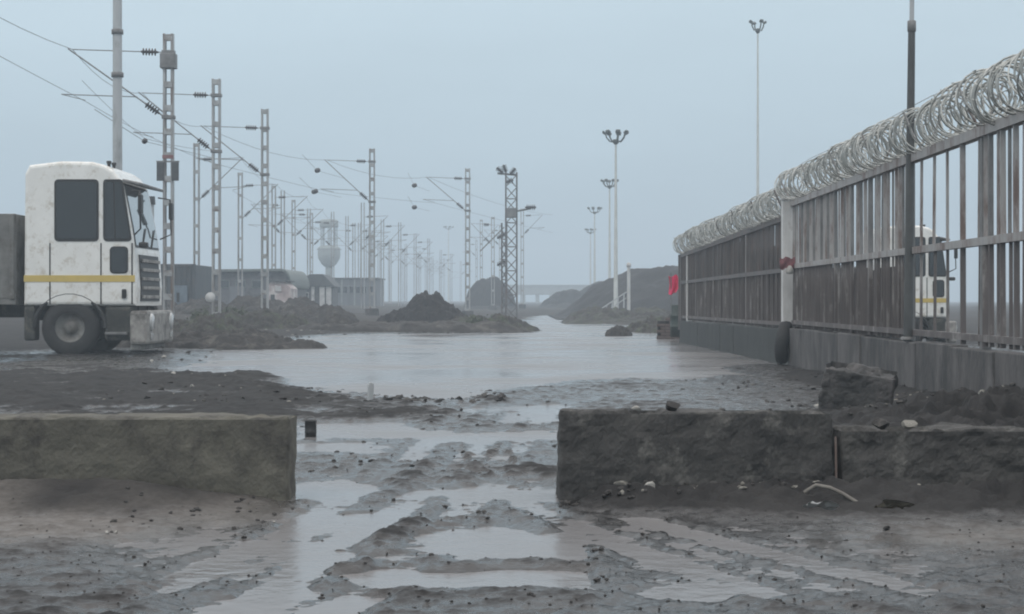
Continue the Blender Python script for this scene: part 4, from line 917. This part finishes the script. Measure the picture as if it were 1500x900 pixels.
# ------------------------------------------------------------------ trucks
def truck(name, label, loc, S, cargo, body_len, body_z0, body_z1, front_rel=0):
    """heading +X, near side at y = 0, front lower corner at x = 0; unit cab 3.52 m high"""
    e = empty(name, loc, label, 'truck'); e.scale = (S, S, S); W = 2.4
    prof = [(.05, .92), (.06, 1.25), (.02, 1.9), (-.06, 2.4), (-.20, 3.10), (-.26, 3.22), (-.36, 3.36), (-.52, 3.46), (-.75, 3.52), (-1.3, 3.53), (-1.88, 3.46), (-1.96, 3.3), (-1.98, .92)]
    bm = bmesh.new()
    lo = [bm.verts.new((p[0], 0, p[1])) for p in prof]; hi = [bm.verts.new((p[0], W, p[1])) for p in prof]
    bm.faces.new(lo); bm.faces.new(list(reversed(hi)))
    for i in range(len(prof)): bm.faces.new((lo[i], hi[i], hi[(i + 1) % len(prof)], lo[(i + 1) % len(prof)]))
    bmesh.ops.recalc_face_normals(bm, faces=bm.faces)
    ed = [q for q in bm.edges if (q.verts[0].co.y == q.verts[1].co.y)]
    bmesh.ops.bevel(bm, geom=ed, offset=.07, segments=3, profile=.5, affect='EDGES')
    me = bpy.data.meshes.new('cab'); bm.to_mesh(me); bm.free(); me.materials.append(M_cabw)
    cab = inst('cab', me, e)
    def side_panel(nm, poly, m, y=-.006, th=.02, parent=e):
        return MB().prism(poly, y, y + th).build(nm, m, parent)
    def rp(x0, x1, z0, z1, r=.05, rake=0.0):
        pts = []
        for (cx_, cz_, a0) in ((x1 - r, z1 - r, 0), (x0 + r, z1 - r, 90), (x0 + r, z0 + r, 180), (x1 - r, z0 + r, 270)):
            for k in range(4):
                a = R(a0 + 30 * k); px_, pz_ = cx_ + r * math.cos(a), cz_ + r * math.sin(a)
                pts.append((px_ - rake * (pz_ - z0) / (z1 - z0) * (px_ - x0) / (x1 - x0), pz_))
        return pts
    # door with tall window and low kerb window
    win = side_panel('side_window', rp(-.54, -.02, 2.08, 3.2, .07, .17), M_black, -.010, .02)
    side_panel('pane', rp(-.50, -.06, 2.13, 3.15, .06, .17), M_glass, -.016, .01, win)
    side_panel('window_bar', [(-.34, 2.13), (-.31, 2.13), (-.33, 3.15), (-.36, 3.15)], M_black, -.022, .012, win)
    win2 = side_panel('rear_side_window', rp(-1.42, -.62, 2.08, 3.2, .07), M_black, -.010, .02)
    side_panel('pane', rp(-1.38, -.66, 2.13, 3.15, .06), M_glass, -.016, .01, win2)
    kw = side_panel('kerb_window', rp(-.42, -.09, 1.50, 1.99, .07), M_black, -.010, .02)
    side_panel('pane', rp(-.39, -.12, 1.53, 1.96, .06), M_glass, -.016, .01, kw)
    for q, (x0, x1) in enumerate(((-1.97, .0),)):
        side_panel('yellow_stripe', [(x0, 1.35), (x1 + .03, 1.35), (x1 + .03, 1.47), (x0, 1.47)], M_yel, -.008, .02)
    for xx in (-.02, -.58, -1.5):
        side_panel('door_seam', [(xx - .012, .95), (xx + .012, .95), (xx + .012, 2.05), (xx - .012, 2.05)], M_black, -.005, .02)
    side_panel('door_handle', rp(-.20, -.12, 1.05, 1.22, .02), M_black, -.03, .04)
    # windscreen on the raked front
    def front_q(nm, y0, y1, z0, z1, m, off=.012, parent=e):
        def fx(z):
            pts = [(1.25, .06), (1.9, .02), (2.4, -.06), (3.10, -.20), (3.22, -.26)]
            for (a, xa), (b, xb) in zip(pts[:-1], pts[1:]):
                if a <= z <= b: return xa + (xb - xa) * (z - a) / (b - a)
            return .05
        k = 6; v = []
        for i in range(k + 1):
            z = z0 + (z1 - z0) * i / k
            for y in (y0, y1):
                v += [(fx(z) + off, y, z), (fx(z) + off - .03, y, z)]
        f = []
        for i in range(k):
            a = i * 4; f += [(a, a + 2, a + 6, a + 4), (a + 1, a + 5, a + 7, a + 3), (a, a + 4, a + 5, a + 1), (a + 2, a + 3, a + 7, a + 6)]
        f += [(0, 1, 3, 2), (4 * k, 4 * k + 2, 4 * k + 3, 4 * k + 1)]
        return MB().add(v, f).build(nm, m, parent)
    ws = front_q('windscreen', .16, W - .16, 1.98, 3.14, M_black)
    front_q('pane', .20, W - .20, 2.02, 3.10, M_screen, .018, ws)
    for yy in (.7, 1.5):
        MB().tube((.03, yy, 2.0), (-.02, yy + .5, 2.35), .012, n=5).build('wiper', M_black, ws)
    MB().box((-.06, W / 2, 3.16), (.34, W - .25, .05), Matrix.Rotation(R(12), 3, 'Y'), .015).build('sun_visor', M_galvdark, e)
    gr = front_q('grille', .35, W - .35, 1.0, 1.85, M_black, .02)
    for i in range(5): MB().box((.085, W / 2, 1.08 + i * .165), (.03, W - .85, .06), bev=.008).build('slat', M_bumper, gr)
    bp = MB(); bp.box((.10, W / 2, .52), (.34, W + .02, .62), bev=.06); bp.box((.02, W / 2, .18), (.2, W - .2, .14), bev=.03); bo = bp.build('bumper', M_bumper, e)
    for yy in (.28, W - .28):
        MB().lathe([(0, .03), (.13, .025), (.16, 0), (.16, -.05)], (.285, yy, .62), 16, (1, 0, 0)).build('headlight', M_lampglass, e)
        MB().box((.285, yy, .36), (.02, .22, .10), bev=.008).build('fog_lamp', M_lampglass, e)
    # mirrors
    for (yy, s_) in ((-.22, 1), (W + .22, -1)):
        m = MB(); m.path([(-.02, yy + s_ * .24, 3.0), (.16, yy, 2.98), (.18, yy, 2.3), (.02, yy + s_ * .24, 2.2)], .016, 6); mo = m.build('mirror_arm', M_black, e)
        MB().box((.18, yy, 2.75), (.07, .2, .34), bev=.03).build('mirror', M_black, mo)
    MB().box((.16, .14, 2.02), (.16, .18, .1), bev=.03).build('kerb_mirror', M_black, e)
    for yy in (.5, .9): MB().lathe([(0, 0), (.03, 0), (.03, .05), (.05, .1), (.04, .12), (0, .12)], (-.55, yy, 3.45), 10).build('roof_lamp', M_black, e)
    # skirt, chassis, wheels
    for yy in (.20, W - .2):
        MB().box((-.27, yy, .60), (.50, .36, .62), bev=.05).build('skirt', M_mudblack, e); MB().box((-1.88, yy, .60), (.2, .36, .62), bev=.04).build('skirt', M_mudblack, e)
        MB().path([(-1.15 + .64 * math.cos(a), yy - .16 if yy < 1 else yy + .16, .525 + .6 * math.sin(a)) for a in np.linspace(0, math.pi, 14)], .045, 6).build('wheel_arch', M_black, e)
    MB().box((-1.0, W / 2, .80), (1.85, W - .9, .3), bev=.03).build('underbody', M_mudblack, e)
    MB().box((-.3, -.03, .42), (.40, .1, .05), bev=.01).build('step', M_galvdark, e)
    L_ = 2.1 + body_len
    for yy in (.8, W - .8): MB().box((-L_ / 2, yy, .82), (L_ - .1, .10, .24)).build('chassis_rail', M_mudblack, e)
    ty = MB(); ty.lathe([(.27, -.14), (.33, -.155), (.46, -.15), (.515, -.11), (.525, 0), (.515, .11), (.46, .15), (.33, .155), (.27, .14)], n=28, axis=(0, 1, 0)); tym = ty.mesh('tyre', M_tyre)
    rm = MB(); rm.lathe([(0, -.08), (.1, -.1), (.12, -.04), (.24, -.06), (.28, -.14), (.29, .12), (.2, .1), (0, .1)], n=20, axis=(0, 1, 0)); rmm = rm.mesh('rim', M_tipper)
    for xx in (-1.15, -L_ + 1.0, -L_ + 2.15):
        for yy, sg in ((.17, 1), (W - .17, -1)):
            wh = inst('wheel', tym, e, (xx, yy, .525)); inst('rim', rmm, wh, scale=(1, sg, 1))
    # load body: bed, side boards with ribs, tail
    x1, x0 = -2.12, -2.12 - body_len
    MB().box(((x0 + x1) / 2, W / 2, body_z0), (body_len, W, .12), bev=.01).build('bed', cargo, e)
    hb = body_z1 - body_z0
    for yy in (.03, W - .03):
        bo_ = MB().box(((x0 + x1) / 2, yy, (body_z0 + body_z1) / 2 + .03), (body_len, .06, hb), bev=.01).build('side_board', cargo, e)
        nrib = int(body_len / .6)
        for i in range(nrib + 1):
            MB().box((x0 + .06 + i * (body_len - .12) / nrib, yy - .05 if yy < 1 else yy + .05, (body_z0 + body_z1) / 2 + .03), (.08, .05, hb - .02), bev=.008).build('rib', cargo, bo_)
    for xx in (x0 + .03, x1 - .03): MB().box((xx, W / 2, (body_z0 + body_z1) / 2 + .03), (.06, W - .125, hb - .01), bev=.01).build('end_board', cargo, e)
    return e
truck('truck', 'white cab truck with a yellow stripe parked crosswise at the left edge', (-6.83, 32, -.02), 1.0, M_tipper, 4.6, 1.0, 2.55)
sc_ = .72
truck('truck', 'white cab truck seen through the open bars of the fence at right', (PX(1388, 36), 36, -.02), sc_, M_cargo, 3.3, 1.0, 2.3)
# ------------------------------------------------------------------ buildings at left and far
def win_parts(e, x, y, z, wd, ht, m=M_glass, frame=M_plaster):
    f = MB().box((x, y, z), (wd + .1, .05, ht + .1), bev=.005).build('window', frame, e); MB().box((x, y - .03, z), (wd, .03, ht)).build('pane', m, f)
# slate container-like shed
d = 56.8; x = PX(311, d); e = empty('round_sign', (x, d - .35, gz(x, d)), 'pale round board on a thin post at the second mast', 'sign')
MB().tube((0, 0, -.1), (0, 0, PZ(436, d) - gz(x, d)), .03, n=6).build('post', M_galvdark, e); MB().lathe([(0, -.012), (.15, -.012), (.16, 0), (.15, .012), (0, .012)], (0, -.045, PZ(436, d) - gz(x, d)), 18, (0, 1, 0)).build('board', M_plaster, e)
d = 75; x0, x1 = PX(205, d), PX(286, d); zt = PZ(387, d); zb = gz((x0 + x1) / 2, d) - .1
e = empty('container', ((x0 + x1) / 2, d, zb), 'dark slate container with a faded blue door behind the first mast', 'container'); Wd = x1 - x0; Hc = zt - zb
MB().box((0, 2.5, Hc / 2), (Wd - .1, 5, Hc - .05), bev=.02).build('body', M_contdark, e)
rb = MB().box((0, 0, 0), (.09, .05, Hc - .25), bev=.012).mesh('rib', M_contdark)
for i in range(int(Wd / .22)): inst('rib', rb, e, (-Wd / 2 + .14 + i * .22, -.015, Hc / 2))
for sx in (-1, 1): MB().box((sx * (Wd / 2 - .04), 0, Hc / 2), (.12, .14, Hc), bev=.01).build('corner_post', M_contdark, e)
for zz in (.06, Hc - .06): MB().box((0, 0, zz), (Wd - .2, .13, .12), bev=.01).build('frame_rail', M_contdark, e)
xd = PX(265, d) - (x0 + x1) / 2; dr_ = MB().box((xd, -.07, .78), (.58, .06, 1.15), bev=.01).build('door', M_doorblue, e); MB().box((xd - .1, -.115, .85), (.12, .03, .40)).build('handle', M_black, dr_)
# round-ended shed
d = 105; x0, x1 = PX(288, d), PX(428, d); zt = PZ(394, d); zb = gz((x0 + x1) / 2, d) - .1
e = empty('round_roof_shed', ((x0 + x1) / 2, d, zb), 'long grey green shed with a roof that rounds down at its right end', 'shed'); Wd = x1 - x0; Hc = zt - zb
arc = [(Wd / 2 * .78 + Wd * .11 * math.sin(a), Hc - .95 + .95 * math.cos(a)) for a in np.linspace(0, math.pi / 2, 9)]
outer = [(-Wd / 2, Hc - .05)] + arc + [(Wd / 2, Hc - 1.0)]
inner = [(p[0] - .03, p[1] - .14) for p in outer]
MB().prism(outer + list(reversed(inner)), -.35, 9).build('roof', M_shedroof, e)
MB().prism([(-Wd / 2 + .1, 0), (Wd / 2 - .15, 0), (Wd / 2 - .15, Hc - 1.15)] + [(p[0] - .05, p[1] - .17) for p in reversed(arc)] + [(-Wd / 2 + .1, Hc - .2)], 0, 8.6).build('wall', M_shedwall, e)
for i in range(4): win_parts(e, -Wd / 2 + .7 + i * .95, -.02, Hc - .9, .5, .38, M_glass, M_shedroof)
MB().box((-Wd / 2 + 2.4, -.03, .75), (.9, .08, 1.3), bev=.01).build('roller_door', M_greywall, e)
for i in range(6): MB().tube((-Wd / 2 + .1 + i * .85, -.37, Hc - .12), (-Wd / 2 + .1 + i * .85, 8.9, Hc - .02), .03, n=5).build('roof_rib', M_shedroof, e)
# pink plaster gable
d = 98; x0, x1 = PX(392, d), PX(426, d); zb = gz((x0 + x1) / 2, d) - .1; e = empty('plaster_hut', ((x0 + x1) / 2, d, zb), 'small pinkish plaster hut with a dark door at the end of the round roofed shed', 'hut'); Wd = x1 - x0; Hc = PZ(413, d) - zb
MB().prism([(-Wd / 2, 0), (Wd / 2, 0), (Wd / 2, Hc * .78), (Wd * .2, Hc), (-Wd * .35, Hc), (-Wd / 2, Hc * .85)], 0, 3).build('wall', M_pink, e)
MB().box((-Wd * .28, -.03, .55), (.22, .06, .9), bev=.005).build('door', M_black, e); win_parts(e, -.05, -.02, Hc * .78, .32, .28, M_plaster, M_pink)
MB().box((0, 1.5, Hc + .04), (Wd * .75, 3.3, .08), bev=.01).build('roof', M_darkroof, e)
# white walled hut
d = 120; x0, x1 = PX(431, d), PX(490, d); zb = gz((x0 + x1) / 2, d) - .1; e = empty('white_hut', ((x0 + x1) / 2, d, zb), 'white walled hut with a dark roof below the water tower', 'hut'); Wd = x1 - x0; Hc = PZ(402, d) - zb; Hw = PZ(419, d) - zb
MB().box((0, 2, Hw / 2), (Wd - .3, 4, Hw)).build('wall', M_shedwall, e)
MB().prism([(-Wd / 2 - .05, Hw - .05), (Wd / 2 + .05, Hw - .05), (Wd * .22, Hc), (-Wd * .1, Hc)], -.3, 4.4).build('roof', M_darkroof, e)
for xx in (-Wd * .47, -Wd * .03, Wd * .2, Wd * .36): MB().box((xx, -.12, Hw / 2 - .03), (.2 if xx < 0 else .34, .2, Hw - .06), bev=.01).build('pillar', M_plaster, e)
win_parts(e, -Wd * .25, -.02, Hw * .55, .5, .5)
# blue-grey clad building
d = 150; x0, x1 = PX(487, d), PX(552, d); zb = gz((x0 + x1) / 2, d) - .1; e = empty('clad_building', ((x0 + x1) / 2, d, zb), 'low blue grey clad building behind the lone mast', 'building'); Wd = x1 - x0; Hc = PZ(409, d) - zb
MB().box((0, 4, Hc / 2), (Wd, 8, Hc), bev=.02).build('wall', M_greywall, e); MB().box((0, 4, Hc + .05), (Wd + .3, 8.3, .12), bev=.02).build('roof', M_darkroof, e)
for i in range(7): MB().box((-Wd / 2 + .25 + i * (Wd - .5) / 6, -.05, Hc / 2), (.12, .1, Hc - .05), bev=.01).build('pilaster', M_tank if i in (1, 3) else M_greywall, e)
for i in range(6): win_parts(e, -Wd / 2 + .53 + i * (Wd - .5) / 6, -.02, Hc * .62, .3, .5, M_glass, M_greywall)
# water tower
d = 235; x = PX(482, d); zb = gz(x, d); k = d / F; e = empty('water_tower', (x, d, zb), 'hazy bowl shaped water tower rising behind the left mast row', 'water tower')
Z = lambda py: PZ(py, d) - zb
MB().lathe([(.7, 0), (.55, .6), (.48, Z(392))], n=20).build('stem', M_tank, e)
MB().lathe([(0, Z(393)), (.6, Z(391)), (1.0, Z(387)), (1.42, Z(379)), (1.5, Z(374)), (1.48, Z(364)), (1.2, Z(361)), (0, Z(359))], n=28).build('bowl', M_tank, e)
for i in range(8):
    a = 2 * math.pi * i / 8; MB().tube((1.05 * math.cos(a), 1.05 * math.sin(a), Z(362)), (1.05 * math.cos(a), 1.05 * math.sin(a), Z(330)), .07, n=6).build('column', M_tank, e)
MB().lathe([(0, Z(334)), (1.22, Z(333)), (1.25, Z(331)), (1.22, Z(324)), (1.0, Z(322)), (0, Z(321))], n=24).build('cap_slab', M_tank, e)
MB().lathe([(1.6, Z(366)), (1.65, Z(366)), (1.65, Z(365)), (1.6, Z(365))], n=28).build('gallery', M_galvdark, e)
# overbridge
d = 340; x0, x1 = PX(715, d), PX(880, d); e = empty('overbridge', ((x0 + x1) / 2, d, 0), 'pale low bridge crossing the end of the road', 'bridge'); Wd = x1 - x0
zt_, zb_ = PZ(419, d), PZ(432, d)
MB().box((0, 2, (zt_ + zb_) / 2), (Wd, 4, zt_ - zb_), bev=.1).build('deck', M_bridge, e); MB().box((0, -.1, zt_ + .1), (Wd, .15, .22), bev=.03).build('parapet', M_bridge, e)
for i in range(8): MB().box((-Wd / 2 + 1.5 + i * (Wd - 3) / 7, 1, zb_ / 2), (.7, 1.6, zb_ + .1), bev=.05).build('pier', M_bridge, e)

# ------------------------------------------------------------------ scrub
def bush(label, px, py, d, r, h, seed):
    x = PX(px, d); z = gz(x, d); q = random.Random(seed); e = empty('scrub_bush', (x, d, z), label, 'bush', 'scrub bushes')
    tw = MB()
    tips = []
    for _ in range(9):
        p = Vector((q.uniform(-r, r) * .8, q.uniform(-r, r) * .8, h * q.uniform(.55, 1.0))); tips.append(p); tw.path([(p.x * .1, p.y * .1, -.05), (p.x * .5, p.y * .5, p.z * .55), p], .012, 4)
    tw.build('twigs', M_twig, e)
    lf = MB()
    for _ in range(420):
        c = tips[q.randrange(len(tips))] * q.uniform(.5, 1.05) + Vector((q.gauss(0, .09), q.gauss(0, .09), q.gauss(0, .06)))
        a = Vector((q.uniform(-1, 1), q.uniform(-1, 1), q.uniform(-.6, 1))).normalized() * .055; b = a.orthogonal().normalized() * .025
        lf.add([c - a, c + b, c + a, c - b], [(0, 1, 2, 3)])
    lf.build('foliage', M_leaf, e)
bush('dull green scrub at the foot of the second mast', 296, 470, 53, .4, .6, 1)
bush('dull green scrub between the second and third masts', 340, 470, 60, .45, .55, 2)
bush('low scrub on the bank right of the coal heap', 700, 470, 56, .4, .42, 3)
bush('low scrub at the foot of the tallest lamp mast', 915, 458, 100, .7, .8, 4)
bush('scrub on the bank below the sloping white railing', 880, 458, 98, .6, .7, 5)
bush('low scrub on the far shore left of the lattice mast', 728, 472, 57, .4, .4, 6)

# ------------------------------------------------------------------ haze: the damp air over the whole site
hm = bpy.data.materials.new('damp_haze'); hm.use_nodes = True; t = hm.node_tree; t.nodes.clear()
pv = t.nodes.new('ShaderNodeVolumePrincipled'); pv.inputs['Color'].default_value = (.76, .88, .98, 1); pv.inputs['Density'].default_value = .0027; pv.inputs['Anisotropy'].default_value = .0
ou = t.nodes.new('ShaderNodeOutputMaterial'); t.links.new(pv.outputs[0], ou.inputs['Volume'])
hb = MB(); hb.box((0, 345, 9.5), (740, 730, 23)); tag(hb.build('haze', hm), 'pale damp haze hanging over the yard', 'haze', None, 'stuff')
